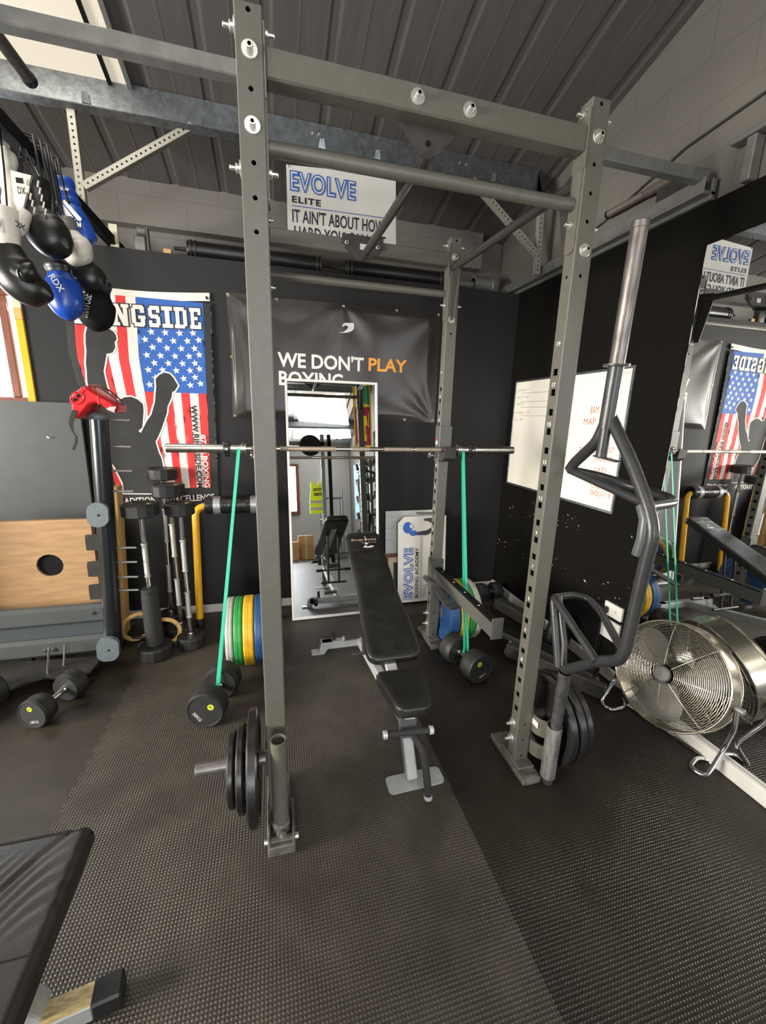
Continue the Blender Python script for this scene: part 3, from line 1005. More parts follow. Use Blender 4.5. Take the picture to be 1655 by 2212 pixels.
def strap_loop(name, pts, w, t, m, lb, group):
    """closed flat latex loop: rectangular section swept along pts, width along world X"""
    pts = [Vector(p) for p in pts]
    N = len(pts)
    b = MB(); vs = []
    for i in range(N):
        T = (pts[(i + 1) % N] - pts[i - 1]).normalized()
        s = Vector((1, 0, 0)); s = (s - T * s.dot(T)).normalized()
        nn = T.cross(s)
        for a, c in ((-1, -1), (1, -1), (1, 1), (-1, 1)):
            vs.append(pts[i] + s * (a * w / 2) + nn * (c * t / 2))
    fs = []
    for i in range(N):
        j = (i + 1) % N
        for k in range(4):
            fs.append((4 * i + k, 4 * i + (k + 1) % 4, 4 * j + (k + 1) % 4, 4 * j + k))
    b.add(vs, fs, 0)
    return tag(b.build(name, m), lb, 'band', group)


strap_loop('resistance_band', fillet([(-.128, BY - .027, BZ), (-.131, BY, BZ + .0275), (-.134, BY + .027, BZ), (-.284, .80, .14), (-.290, .795, .118), (-.291, .765, .079), (-.288, .737, .118), (-.286, .742, .14)], .02, 6, True),
           .017, .004, M['band'], 'green resistance band from the left barbell sleeve down to a dumbbell', 'green bands on the barbell')
strap_loop('resistance_band', fillet([(1.272, BY - .027, BZ), (1.281, BY, BZ + .0275), (1.29, BY + .027, BZ), (1.262, .815, .14), (1.252, .808, .118), (1.25, .78, .079), (1.252, .752, .118), (1.258, .757, .14)], .02, 6, True),
           .015, .004, M['band'], 'green resistance band from the right barbell sleeve down to a dumbbell', 'green bands on the barbell')


# ---------------------------------------------------------------- dumbbells
def dumbbell(c0, c1, r, t, lb, num, lug='round', group='round-headed dumbbells on the floor', em=None, emrot=0.0):
    """c0: middle of the head nearest the camera's end face, c1: middle of the other end face"""
    c0, c1 = Vector(c0), Vector(c1)
    d = (c1 - c0).normalized()
    o = thing('dumbbell', lb, 'dumbbell', ((c0.x + c1.x) / 2, (c0.y + c1.y) / 2, 0), group)
    n = 12 if lug == 'round' else 6
    hub = []
    for k, (e, dd) in enumerate(((c0, d), (c1, -d))):
        b = MB()
        prof = [(.001, .003), (r * .86, .003), (r * .88, .0), (r * .94, .0), (r, .012), (r, t * .72), (r * .9, t), (r * .4, t), (.001, t)]
        b.lathe(prof, e, dd, 40 if lug == 'round' else 6, 0, lug == 'round', cap=False)
        h = b.build('head', M['rubber'], o)
        if k == 0 and num:
            up_ = Vector((0, 0, 1)); up_ = (up_ - d * up_.dot(d)).normalized()
            rr = d.cross(up_)
            ca, sa = math.cos(emrot), math.sin(emrot)
            ux, uy = rr * ca + up_ * sa, up_ * ca - rr * sa
            q = MB()
            ec = e - d * -.0022 + ux * (r * .45) + uy * (r * .05)
            q.prism([(p[0], p[1]) for p in circ(r * .17, 20)], e - d * -.003 + uy * (r * .42), ux, uy, .0012)
            q.build('emblem', M['lime'], h)
            q = MB(); q.text('BIO', e + d * .003 + uy * (r * .36) - ux * (r * .1), ux, uy, r * .2, r * .12, .0016, bold=.02)
            q.build('emblem_detail', M['rubber'], h)
            q = MB(); q.text(num, e + d * .003 - uy * (r * .62) - ux * (r * .3), ux, uy, r * .6, r * .2, .001, bold=.02)
            q.build('weight_marking', M['greyprint'], h)
    b = MB()
    L = (c1 - c0).length
    b.lathe([(.021, t - .004), (.021, t + .01), (.0165, t + .016), (.0165, L - t - .016), (.021, L - t - .01), (.021, L - t + .004)], c0, d, 24, cap=False)
    b.build('handle', M['chrome'], o)
    return o


dumbbell((-.335, .605, .102), (-.262, .925, .102), .1, .105, 'black dumbbell with a green band round its handle, on the left of the rack', '30KG', emrot=-.9)
dumbbell((1.29, .625, .1), (1.215, .945, .1), .098, .105, 'black dumbbell with a green band round its handle, beside the right rear post', '30KG', emrot=.35)
dumbbell((-1.2, .80, .083), (-1.105, 1.08, .083), .081, .085, 'black dumbbell lying unstrapped in front of the wheeled stand', '18KG', emrot=.2)
dumbbell((-1.60, .84, .1), (-1.50, 1.08, .1), .098, .1, 'black dumbbell cut by the left edge beside the wheeled stand', '', group=None)
dumbbell((2.06, 1.72, .09), (1.84, 1.72, .09), .09, .085, 'hexagonal dumbbell lying in the corner where the two black walls meet', '', 'hex', group=None)


# ---------------------------------------------------------------- plates
def bumper(cx, cy, cz, r, t, m, lb, dirx):
    o = thing('bumper_plate', lb, 'weight plate', (cx, cy, cz - r), 'coloured bumper plates on the rear pegs')
    b = MB()
    b.lathe([(.055, -t / 2 + .006), (r * .62, -t / 2 + .006), (r * .66, -t / 2), (r - .012, -t / 2), (r - .003, -t / 2 + .003), (r, -t / 2 + .01), (r, -.002), (r - .0015, -.001), (r - .0015, .001), (r, .002), (r, t / 2 - .01), (r - .003, t / 2 - .003), (r - .012, t / 2), (r * .66, t / 2), (r * .62, t / 2 - .006), (.055, t / 2 - .006)],
            (cx, cy, cz), X_, 64, cap=False)
    b.build('disc', m, o)
    b = MB(); b.lathe([(.0255, -t / 2 + .003), (.056, -t / 2 + .003), (.056, t / 2 - .003), (.0255, t / 2 - .003), (.0255, -t / 2 + .003)], (cx, cy, cz), X_, 32, cap=False)
    b.build('hub', M['greysteel'], o)
    return o


for k, (m, t, cn) in enumerate(((M['bluerub'], .08, 'blue'), (M['yellow'], .066, 'yellow'), (M['green'], .053, 'green'), (M['greyrub'], .045, 'pale grey'))):
    xs = (.012 + sum((.08, .066, .053, .045)[:k]) + .002 * k) + t / 2
    yy = D + .03
    zz = .244 - .0005
    rr = (.225, .225, .222, .222)[k]
    bumper(-xs, yy, zz, rr, t, m, '%s bumper plate on the left rear peg of the rack' % cn, -1)
    bumper(s1 + W + xs, yy, zz, rr, t, m, '%s bumper plate on the right rear peg of the rack' % cn, 1)


def iron_plate(cx, cy, cz, r, t, lb, group):
    o = thing('iron_plate', lb, 'weight plate', (cx, cy, cz - r), group)
    b = MB()
    b.lathe([(.026, -t * .5), (.05, -t * .5), (.055, -t * .22), (r * .8, -t * .22), (r * .84, -t * .5), (r - .006, -t * .5), (r, -t * .5 + .006), (r, t * .5 - .006), (r - .006, t * .5), (r * .84, t * .5), (r * .8, t * .22), (.055, t * .22), (.05, t * .5), (.026, t * .5), (.026, -t * .5)], (cx, cy, cz), X_, 56, cap=False)
    b.build('disc', M['iron'], o)
    b = MB(); b.lathe([(r * .79, -.0005), (r * .72, -.0005)], (cx + (-1 if cx < .6 else 1) * t * .22, cy, cz), X_, 48, cap=False)
    b.build('rim_groove', M['matt_black'], o)


for x, r, t, lb in ((-.052, .212, .038, 'largest black iron plate on the left front peg, against the post'),
                    (-.098, .160, .028, 'middle black iron plate on the left front peg'),
                    (-.133, .136, .026, 'outermost small black iron plate on the left front peg')):
    iron_plate(x, .03, .263, r, t, lb, 'iron plates on the left front peg')
for x, r, t, lb in ((s1 + W + .098, .212, .04, 'black iron plate on the right front peg nearest the post'),
                    (s1 + W + .146, .212, .04, 'black iron plate second out on the right front peg'),
                    (s1 + W + .191, .2, .036, 'outermost black iron plate on the right front peg')):
    iron_plate(x, .03, .236, r, t, lb, 'iron plates on the right front peg')

# ---------------------------------------------------------------- spotter arms
for px, lb in ((W, 'grey spotter arm sticking forward from the right rear upright'), (0, 'grey spotter arm on the left rear upright behind the front post')):
    o = thing('spotter_arm', lb, 'safety arm', (px, .9, .4), 'safety arms on the rear uprights')
    b = MB(); b.box(px + .006, px + s1 - .006, .315, D - .004, .516, .598, 0, .004)
    b.build('beam', M['rackshade'], o)
    b = MB(); b.box(px + .012, px + s1 - .012, .33, D - .02, .598, .606, 0, .003)
    b.build('wear_strip', M['matt_black'], o)
    b = MB(); b.box(px + .002, px + s1 - .002, .307, .316, .51, .632, 0, .003)
    b.build('end_plate', M['rackshade'], o)
    b = MB()
    for x in (px - .008, px + s1 + .002):
        b.box(x, x + .006, D - .012, D + s2 + .004, .43, .66, 0, .002)
    b.box(px - .008, px + s1 + .008, D - .014, D - .002, .44, .66, 0, .003)
    b.build('collar', M['rackshade'], o)
    b = MB(); b.prism(rrect(.09, .03, .013), (px - .04, D + .012, .515), (0, 1, 0), (.55, 0, .8), .006)
    b.build('release_tab', M['rackdark'], o)
    b = MB()
    path = fillet([(px + s1 / 2, D - .004, .445), (px + s1 / 2, .86, .40), (px + s1 / 2, .80, .46), (px + s1 / 2, .78, .52)], .09, 8)
    vs = []
    for p in path:
        for sx, sz in ((-1, 0), (1, 0)):
            vs.append(p + Vector((sx * .031, 0, 0)))
    n = len(path)
    b.add(vs, [(2 * i, 2 * i + 1, 2 * i + 3, 2 * i + 2) for i in range(n - 1)], 0, True)
    b.add([v + Vector((0, .0, .012)) for v in vs], [(2 * i, 2 * i + 2, 2 * i + 3, 2 * i + 1) for i in range(n - 1)], 0, True)
    for s in (0, 1):
        b.add([vs[2 * i + s] for i in range(n)] + [vs[2 * i + s] + Vector((0, 0, .012)) for i in range(n)], [(i, i + 1, n + i + 1, n + i) for i in range(n - 1)])
    b.build('brace', M['rackshade'], o)
    for y in (.52, .70, .86, 1.05):
        b = MB(); b.lathe([(.001, .003), (.006, .002), (.007, 0)], (px + s1 / 2, y, .606), (0, 0, 1), 12, cap=False)
        b.build('screw', M['zinc'], o)

# ---------------------------------------------------------------- upright bar holders bolted to the front posts
o = thing('landmine_holder', 'open steel tube standing in a hinged yoke at the foot of the left front post', 'bar holder', (.045, -.09, 0))
b = MB(); b.lathe([(.026, .46), (.030, .46), (.030, .075), (.026, .075), (.026, .46)], (.045, -.078, 0), (0, 0, 1), 28, cap=False)
b.build('tube', M['rack'], o)
b = MB()
b.lathe([(.0, .03), (.034, .03), (.034, .082), (.03, .09)], (.045, -.078, 0), (0, 0, 1), 24, cap=False)
b.cyl((.045, -.125, .06), (.045, -.1, .06), .02, 18)
b.build('socket', M['rack'], o)
b = MB()
b.box(-.006, .004, -.15, .02, .004, .075, 0, .003); b.box(.086, .096, -.15, .02, .004, .075, 0, .003)
b.box(-.006, .096, -.152, -.132, .0, .045, 0, .004)
b.cyl((.0, -.118, .038), (.09, -.118, .038), .017, 18)
b.build('yoke', M['rackfoot'], o)
for x, s in ((-.006, -1), (.096, 1)):
    b = MB(); b.lathe([(.012, 0), (.012, .012), (.01, .014), (.001, .014)], (x, -.118, .04), (s, 0, 0), 6, cap=False)
    b.build('bolt', M['zinc'], o)
b = MB(); b.lathe([(.009, 0), (.009, .006), (.001, .007)], (.045, -.125, .06), (0, -1, 0), 6, cap=False)
b.build('bolt', M['zinc'], o)

o = thing('bar_storage_tube', 'scratched upright tube strapped to the right front post holding the trap bar end', 'bar holder', (1.247, -.108, 0))
b = MB(); b.lathe([(.030, .045), (.0335, .045), (.0335, .32), (.030, .32), (.030, .045)], (1.245, -.106, 0), (-.02, -.03, 1), 28, cap=False)
b.build('tube', M['scratched'] if 'scratched' in M else M['rack'], o)
for z0, z1 in ((.20, .29), (.08, .155)):
    b = MB()
    path = fillet([(W + s1 + .004, .05, 0), (W + s1 + .004, -.03, 0), (1.262, -.075, 0), (1.272, -.10, 0)], .05, 6)
    vs = []
    for p in path:
        vs += [p + Vector((0, 0, z0)), p + Vector((0, 0, z1))]
    n = len(path)
    b.add(vs, [(2 * i, 2 * i + 2, 2 * i + 3, 2 * i + 1) for i in range(n - 1)], 0, True)
    b.add([v + Vector((.006, .002, 0)) for v in vs], [(2 * i, 2 * i + 1, 2 * i + 3, 2 * i + 2) for i in range(n - 1)], 0, True)
    for s in (0, 1):
        b.add([vs[2 * i + s] for i in range(n)] + [vs[2 * i + s] + Vector((.006, .002, 0)) for i in range(n)], [(i, i + 1, n + i + 1, n + i) for i in range(n - 1)])
    st = b.build('strap', M['rack'], o)
    if z0 > .15:
        b = MB(); b.bar((1.2135, .002, .255), (1.2165, -.036, .255), .001, .03)
        b.build('sticker', M['offwhite'], st)

# ---------------------------------------------------------------- open trap bar stood on end
foot, topp = Vector((1.247, -.106, .004)), Vector((1.2, -.213, 2.237))
ax = (topp - foot).normalized()
tb = thing('trap_bar', 'open steel trap bar standing on end in the tube by the right front post', 'barbell', (1.247, -.106, 0))
A = lambda z: foot + ax * (z / ax.z)
DX = Vector((.012, 0, 0))
b = MB()
b.lathe([(.001, 0), (.02, 0), (.0235, .004), (.0235, .45), (.025, .452), (.025, .60)], foot, ax, 28, cap=False)
b.build('lower_sleeve', M['rawsteel2'] if 'rawsteel2' in M else M['rackdark'], tb)
b = MB()
p = A(1.832)
b.lathe([(.025, 0), (.025, .405), (.0265, .406), (.0265, .424), (.0245, .427), (.017, .427), (.017, .36), (.001, .36)], p, ax, 32, cap=False)
b.build('upper_sleeve', M['rawsteel'], tb)
b = MB(); b.lathe([(.02, 0), (.042, 0), (.043, .004), (.043, .008), (.02, .009)], p - ax * .004, ax, 32, cap=False)
b.build('collar', M['frame'] if 'frame' in M else M['rackdark'], tb)
M['frame'] = mat('scuffed_charcoal_tube', (0.036, 0.036, 0.038), 0.36, .25, .18, 18, .06, 200)
b = MB(); b.cyl(A(1.62), A(1.835), .0255, 28)
b.build('neck', M['frame'], tb)
main = fillet([A(1.66), (1.209, -.30, 1.528), (1.207, -.396, 1.392), (1.206, -.437, 1.31), (1.208, -.425, 1.19), (1.215, -.404, .874), (1.217, -.385, .82), (1.22, -.30, .765), (1.232, -.12, .60)], .06, 6)
b = MB(); b.tube([p + DX for p in main], .0205, 20)
b.build('main_tube', M['frame'], tb)
gt, gb = Vector((1.236, .0, 1.452)), Vector((1.246, .012, .88))
b = MB(); b.tube(fillet([A(1.655), (1.214, -.15, 1.575), gt + Vector((0, -.02, .03)), gt], .03), .0205, 20)
b.build('upper_strut', M['frame'], tb)
b = MB(); b.tube([gb, gb * .5 + Vector((1.236, -.09, .6)) * .5, (1.236, -.09, .602)], .017, 16)
b.tube([gb + Vector((.03, 0, -.0)), (1.26, -.08, .70), (1.25, -.1, .61)], .014, 16)
b.build('lower_strut', M['frame'], tb)
b = MB(); b.tube([(1.218, -.30, .765), (1.246, .008, .885)], .016, 16)
b.build('lower_handle', M['frame'], tb)
b = MB(); b.tube(fillet([gb, (1.38, .04, .868), (1.43, -.0, .862), (1.40, -.10, .858), (1.229, -.395, .862)], .06, 8), .015, 16)
b.build('lower_high_handle', M['frame'], tb)
b = MB(); b.tube([gt, (1.22, -.396, 1.392)], .0155, 16)
b.build('upper_handle', M['frame'], tb)
b = MB(); b.tube(fillet([gt, (1.36, -.03, 1.43), (1.44, -.12, 1.40), (1.455, -.26, 1.385), (1.44, -.30, 1.38), (1.40, -.33, 1.378), (1.215, -.40, 1.385)], .05, 8), .0165, 16)
b.build('upper_high_handle', M['frame'], tb)
b = MB()
b = MB(); b.tube([(1.212, -.382, 1.385), (1.207, -.408, 1.345), (1.205, -.412, 1.28), (1.207, -.402, 1.225)], .0175, 14)
b.build('rack_pad', M['slate'], tb)
b = MB(); b.bar(A(1.52) + Vector((0, .03, 0)), A(1.52) + Vector((0, -.075, -.01)), .02, .006)
b.cyl(A(1.52), A(1.64), .02, 18)
b.build('cross_web', M['frame'], tb)


# ---------------------------------------------------------------- adjustable bench
def pad(name, m, parent, p0, p1, hw, th, nst=28, corner=.035, up_=None):
    """upholstered pad: p0 -> p1 along the top surface's middle line, hw(t) half width, rounded edges and corners"""
    p0, p1 = Vector(p0), Vector(p1)
    L = (p1 - p0).length
    d = (p1 - p0).normalized()
    s = Vector((0, 0, 1)).cross(d).normalized() * -1
    nn = s.cross(d).normalized()
    if nn.z < 0:
        nn = -nn
    N = 28
    ts = []
    for k in range(7):
        ts.append(corner / L * (1 - math.cos(PI / 2 * k / 6)))
    ts += [corner / L + (1 - 2 * corner / L) * k / nst for k in range(1, nst)]
    ts += [1 - q for q in reversed(ts[:7])]
    b = MB(); vs = []
    for t in ts:
        e = min(t, 1 - t) * L
        q = 1.0 if e >= corner else math.sqrt(max(0, 1 - ((corner - e) / corner) ** 2))
        w = hw(t) - corner * (1 - q)
        tz = th / 2 - min(.018, th * .4) * (1 - q) * .9
        c = p0 + d * (t * L) - nn * (th / 2)
        for k in range(N):
            a = 2 * PI * (k + .5) / N
            ca, sa = math.cos(a), math.sin(a)
            ex = .32
            x = math.copysign(abs(ca) ** ex, ca)
            z = math.copysign(abs(sa) ** ex, sa)
            rr = .018
            # rounded rectangle through a superellipse
            vs.append(c + s * (w * x) + nn * (tz * z))
    fs = []
    n = len(ts)
    for i in range(n - 1):
        for k in range(N):
            fs.append((i * N + k, i * N + (k + 1) % N, (i + 1) * N + (k + 1) % N, (i + 1) * N + k))
    fs.append(tuple(range(N))[::-1]); fs.append(tuple(range((n - 1) * N, n * N)))
    b.add(vs, fs, 0, True)
    return b.build(name, m, parent), d, s, nn, L


M['vinyl'] = mat('bench_vinyl', (0.014, 0.0135, 0.013), 0.34, 0, .15, 12, .15, 420, rvar=.1)
bn = thing('adjustable_bench', 'silver-framed adjustable bench with black pads set to an incline in front of the leaning mirror', 'bench', (.63, .55, 0))
lerp = lambda a, c, t: a + (c - a) * t


def hwb(t):
    pts = ((0, .136), (.08, .143), (.22, .139), (.36, .124), (.5, .119), (.75, .118), (1, .115))
    for (a, va), (c, vc) in zip(pts, pts[1:]):
        if t <= c:
            k = (t - a) / (c - a)
            k = k * k * (3 - 2 * k)
            return lerp(va, vc, k)
    return pts[-1][1]


B0, B1 = (.625, .315, .475), (.634, 1.262, .868)
bp_, d, s, nn, L = pad('backrest', M['vinyl'], bn, B0, B1, hwb, .062, 44, .05)
P = lambda t, x, h=0.0: Vector(B0) + d * (t * L) + s * x + nn * h
ux = s if s.x > 0 else -s
for t in (.80, .955):
    b = MB(); b.tube([P(t, -hwb(t) - .001, -.03), P(t, -hwb(t) - .0015, -.006), P(t, -hwb(t) + .012, .0012), P(t, 0, .0015), P(t, hwb(t) - .012, .0012), P(t, hwb(t) + .0015, -.006), P(t, hwb(t) + .001, -.03)], .0022, 8)
    b.build('seam', M['leather'], bp_)
b = MB()
M['gold'] = mat('tan_screen_print', (0.5, 0.4, 0.27), .5)
o_ = P(.885, 0) - ux * .088
b.text('Body-Solid', o_ + nn * .0012, ux, d, .176, .026, .0004, bold=.012, font_shear=.25)
b.text('Built for Life', P(.866, 0) - ux * .02 + nn * .0012, ux, d, .1, .011, .0004, font_shear=.25)
b.build('lettering', M['gold'], bp_)
b = MB()
for (cx, cy, w, h) in ((.012, .915, .004, .03), (.01, .86, .012, .012), (.018, .825, .035, .008), (.04, .832, .02, .006), (.0, .835, .012, .01)):
    b.prism([(w * math.cos(a) * (.6 + .5 * random.random()), h * math.sin(a) * (.6 + .5 * random.random())) for a in [k * PI / 5 for k in range(10)]], P(cy, 0) + ux * cx + nn * .001, ux, d, .0006)
b.build('worn_patch', M['offwhite'], bp_)
sp, ds, ss, ns, Ls = pad('seat', M['vinyl'], bn, (.607, -.03, .462), (.624, .288, .437), lambda t: lerp(.078, .117, min(1, t * 1.25)), .06, 24, .04)
bev = M['silver']
b = MB(); b.bar((.63, .045, .02), (.612, .20, .385), .052, .05, (0, -1, .4), 0, .005)
b.build('front_leg', bev, bn)
b = MB(); b.prism(rrect(.268, .092, .022), (.648, .045, .0), (1, .02, 0), (-.02, 1, 0), .006)
b.build('front_foot_plate', M['silver'], bn)
b = MB(); b.bar((.616, .14, .27), (.627, 1.20, .055), .05, .06, (0, 0, 1), 0, .005)
b.build('spine', bev, bn)
b = MB(); b.box(.585, .645, .20, .29, .33, .405, 0, .004); b.box(.595, .64, .27, .5, .375, .412, 0, .004)
b.build('seat_bracket', M['greysteel'], bn)
b = MB(); b.bar((.60, .30, .40), (.628, 1.08, .74), .055, .03, (0, -.4, 1), 0, .004)
b.build('backrest_rail', bev, bn)
for x in (.575, .685):
    b = MB(); b.tube([(x, .93, .675), (x + .003, .86, .16)], .012, 12)
    b.build('support_tube', M['rackdark'], bn)
b = MB(); b.cyl((.50, .86, .17), (.77, .86, .17), .011, 14); b.cyl((.53, .93, .672), (.73, .93, .672), .011, 14)
b.build('support_cross_rod', M['rackdark'], bn)
for x0, x1 in ((.455, .52), (.75, .815)):
    b = MB(); b.cyl((x0, .86, .30), (x1, .86, .30), .014, 14)
    b.build('adjuster_grip', M['foam'], bn)
b = MB(); b.bar((.515, .86, .30), (.755, .86, .30), .02, .02, (0, 0, 1), 0, .003)
b.build('adjuster_bar', M['rackdark'], bn)
b = MB(); b.box(.345, .93, 1.17, 1.225, .03, .085, 0, .005)
b.build('rear_base', bev, bn)
for x0, x1 in ((.275, .36), (.995, .915)):
    b = MB(); b.prism([(x0, 0), (x1, .0), (x1 + (.06 if x1 > x0 else -.06), .085), (x1 - (.02 if x1 > x0 else -.02), .085), (lerp(x0, x1, .55), .012), (x0, .012)], (0, 1.225 if x1 > x0 else 1.225, 0), (1, 0, 0), (0, 0, 1), .06)
    b.build('rear_foot_plate', M['silver'], bn)
for x in (.40, .875):
    b = MB(); b.lathe([(.008, -.016), (.03, -.016), (.034, -.01), (.034, .01), (.03, .016), (.008, .016)], (x, 1.262, .05), X_, 24)
    b.build('wheel', M['rubber'], bn)
b = MB(); b.cyl((.435, 1.20, .085), (.435, 1.20, .145), .0125, 14, ch=.002)
b.build('post_stub', M['rackdark'], bn)
b = MB(); b.cyl((.50, 1.155, .112), (.615, 1.155, .12), .0165, 16); b.cyl((.49, 1.155, .112), (.50, 1.155, .112), .018, 16, 1)
b.build('rear_handle', [M['rackshade'], M['silver']], bn)
b = MB(); b.cyl((.495, .005, .318), (.68, -.012, .318), .0135, 16)
b.build('cross_handle', M['foam'], bn)
for x0, y0, sg in ((.495, .005, -1), (.68, -.012, 1)):
    b = MB(); b.lathe([(.014, 0), (.018, .001), (.018, .016), (.015, .019), (.001, .019)], (x0, y0, .318), (sg, -.08 * sg, 0), 18, cap=False)
    b.build('end_cap', M['silver'], bn)
hp = fillet([(.612, .045, .285), (.645, -.03, .25), (.658, -.065, .14), (.665, -.078, .045)], .06, 8)
b = MB(); b.tube(hp, .0165, 18)
b.build('front_handle', M['foam'], bn)
b = MB(); b.lathe([(.0168, 0), (.0185, .001), (.0185, .018), (.016, .02), (.001, .02)], (.6645, -.077, .048), (.05, -.1, -1), 18, cap=False)
b.build('end_cap', M['silver'], bn)
b = MB(); b.bar((.594, .012, .275), (.604, .052, .405), .072, .006, (0, -1, .25), 0, .001)
pq = b.build('name_plate', M['slate'], bn)
b = MB(); b.bar((.6045, .0355, .352), (.608, .048, .392), .045, .0075, (0, -1, .25)); b.bar((.6085, .0485, .394), (.609, .051, .402), .05, .008, (0, -1, .25), 1)
b.build('sticker', [M['offwhite'], M['redprint']], pq)

# ---------------------------------------------------------------- leaning mirror
mr_ = thing('leaning_mirror', 'tall white-framed mirror leaning against the back wall under the boxing banner', 'mirror', (.52, 1.72, 0))
m0, m1 = Vector((.165, 1.70, .004)), Vector((.162, 1.955, 1.912))
md = (m1 - m0); mh = md.length; md.normalize()
mx = Vector((1, .004, 0)).normalized(); mn = mx.cross(md).normalized()
MW = .735
b = MB(); b.add([m0 + mx * .012, m0 + mx * (MW - .012), m0 + mx * (MW - .012) + md * mh, m0 + mx * .012 + md * mh], [(0, 1, 2, 3)])
b.build('glass', M['mirror'], mr_)
b = MB(); b.obox(m0 + mx * MW / 2 + md * mh / 2 - mn * .012, mx, md, mn, MW / 2, mh / 2, .009)
b.build('backing', M['cardboard'], mr_)
for (c, hx, hy) in ((mx * .009 + md * mh / 2, .009, mh / 2), (mx * (MW - .009) + md * mh / 2, .009, mh / 2), (mx * MW / 2 + md * .009, MW / 2 - .018, .009), (mx * MW / 2 + md * (mh - .009), MW / 2 - .018, .009)):
    b = MB(); b.obox(m0 + c, mx, md, mn, hx, hy, .01, 0, .002)
    b.build('frame_strip', M['white'], mr_)

# big mirror on the right wall
wm = thing('wall_mirror', 'large frameless mirror with chipped edge covering the right wall beside the trap bar', 'mirror', (XR - .01, -1.2, .08))
b = MB(); b.add([(XR - .008, -3.1, .078), (XR - .008, .345, .078), (XR - .008, .345, 2.5), (XR - .008, -3.1, 2.5)], [(0, 3, 2, 1)])
b.build('glass', M['mirror'], wm)
b = MB(); b.box(XR - .0075, XR, -3.1, .347, .078, 2.502)
b.build('backing', M['matt_black'], wm)
b = MB()
z = .3
random.seed(3)
while z < 2.45:
    h = random.uniform(.02, .16)
    w = random.uniform(.0015, .005)
    b.add([(XR - .0085, .346, z), (XR - .0085, .346 - w, z + h * .3), (XR - .0085, .346 - w * .7, z + h * .8), (XR - .0085, .346, z + h)], [(0, 3, 2, 1)])
    z += h + random.uniform(.0, .05)
tag(b.build('chipped_edge', M['offwhite'], wm), None, None, None, 'stuff')


# ---------------------------------------------------------------- cloth printed and draped on the walls
def drape(b, poly, mi, off, layer, y0, maxlen=.03):
    """a flat printed shape laid on a wavy hanging: polygon in (x, z), cut fine and pushed out by off(x, z)"""
    bm = bmesh.new()
    vs = [bm.verts.new((p[0], 0, p[1])) for p in poly]
    f = bm.faces.new(vs)
    f.normal_update()
    bmesh.ops.triangulate(bm, faces=bm.faces[:], ngon_method='EAR_CLIP')
    for _ in range(6):
        es = [e for e in bm.edges if e.calc_length() > maxlen]
        if not es:
            break
        bmesh.ops.subdivide_edges(bm, edges=es, cuts=1)
        bmesh.ops.triangulate(bm, faces=bm.faces[:])
    bm.verts.index_update()
    co = [(v.co.x, y0 - off(v.co.x, v.co.z) - layer * .0007, v.co.z) for v in bm.verts]
    fs = []
    for f in bm.faces:
        q = [v.index for v in f.verts]
        a, c, e = [Vector(co[i]) for i in q[:3]]
        fs.append(q if (c - a).cross(e - a).y < 0 else q[::-1])
    bm.free()
    b.add(co, fs, mi, True)


def offset_poly(poly, r):
    A = sum(poly[i][0] * poly[(i + 1) % len(poly)][1] - poly[(i + 1) % len(poly)][0] * poly[i][1] for i in range(len(poly)))
    sg = 1 if A > 0 else -1
    out = []
    n = len(poly)
    for i in range(n):
        a, p, c = Vector(poly[i - 1]).to_2d(), Vector(poly[i]).to_2d(), Vector(poly[(i + 1) % n]).to_2d()
        n1 = Vector(((p - a).y, -(p - a).x)).normalized() * sg
        n2 = Vector(((c - p).y, -(c - p).x)).normalized() * sg
        m = (n1 + n2)
        m = m.normalized() if m.length > 1e-6 else n1
        out.append((p.x + m.x * r, p.y + m.y * r))
    return out


def slab(ch):
    """slab-serif capitals on a 10 x 14 grid as rectangles / quads"""
    R = lambda x0, y0, x1, y1: [(x0, y0), (x1, y0), (x1, y1), (x0, y1)]
    G = {
        'I': [R(3.5, 0, 6.5, 14), R(1.5, 0, 8.5, 2.6), R(1.5, 11.4, 8.5, 14)],
        'N': [R(.8, 0, 3.4, 14), R(6.8, 0, 9.2, 14), [(1.2, 14), (4.2, 14), (9.0, 0), (6.4, 0)], R(-.2, 0, 4.4, 2.2), R(5.8, 11.8, 10.2, 14), R(-.2, 11.8, 3, 14)],
        'G': [R(.6, 2, 3.4, 12), R(2, 11.3, 8.6, 14), R(2, 0, 8.6, 2.7), R(6.6, 9, 9.4, 13), R(6.6, 1, 9.4, 7), R(5, 5, 10, 7.2)],
        'S': [R(.8, 7, 3.6, 12.6), R(2, 11.4, 8.8, 14), R(6.8, 9.6, 9.2, 14), R(2, 5.8, 8, 8.4), R(6.4, 1.4, 9.2, 7), R(1.2, 0, 8, 2.6), R(.8, 0, 3.2, 4.4)],
        'D': [R(1, 0, 3.8, 14), R(0, 0, 7.6, 2.5), R(0, 11.5, 7.6, 14), R(6.6, 1.6, 9.4, 12.4)],
        'E': [R(1, 0, 3.8, 14), R(0, 0, 9, 2.5), R(0, 11.5, 9, 14), R(7, 0, 9.4, 4.6), R(7, 9.4, 9.4, 14), R(3, 5.9, 6.8, 8.1)],
        'R': [R(1, 0, 3.8, 14), R(0, 0, 5, 2.4), R(0, 11.5, 7.6, 14), R(6.2, 7, 9, 12.6), R(3, 5.6, 7.6, 8), [(5, 6), (8, 6), (10, 0), (7, 0)], R(6.4, 0, 10.4, 2.2)],
    }
    return G[ch]


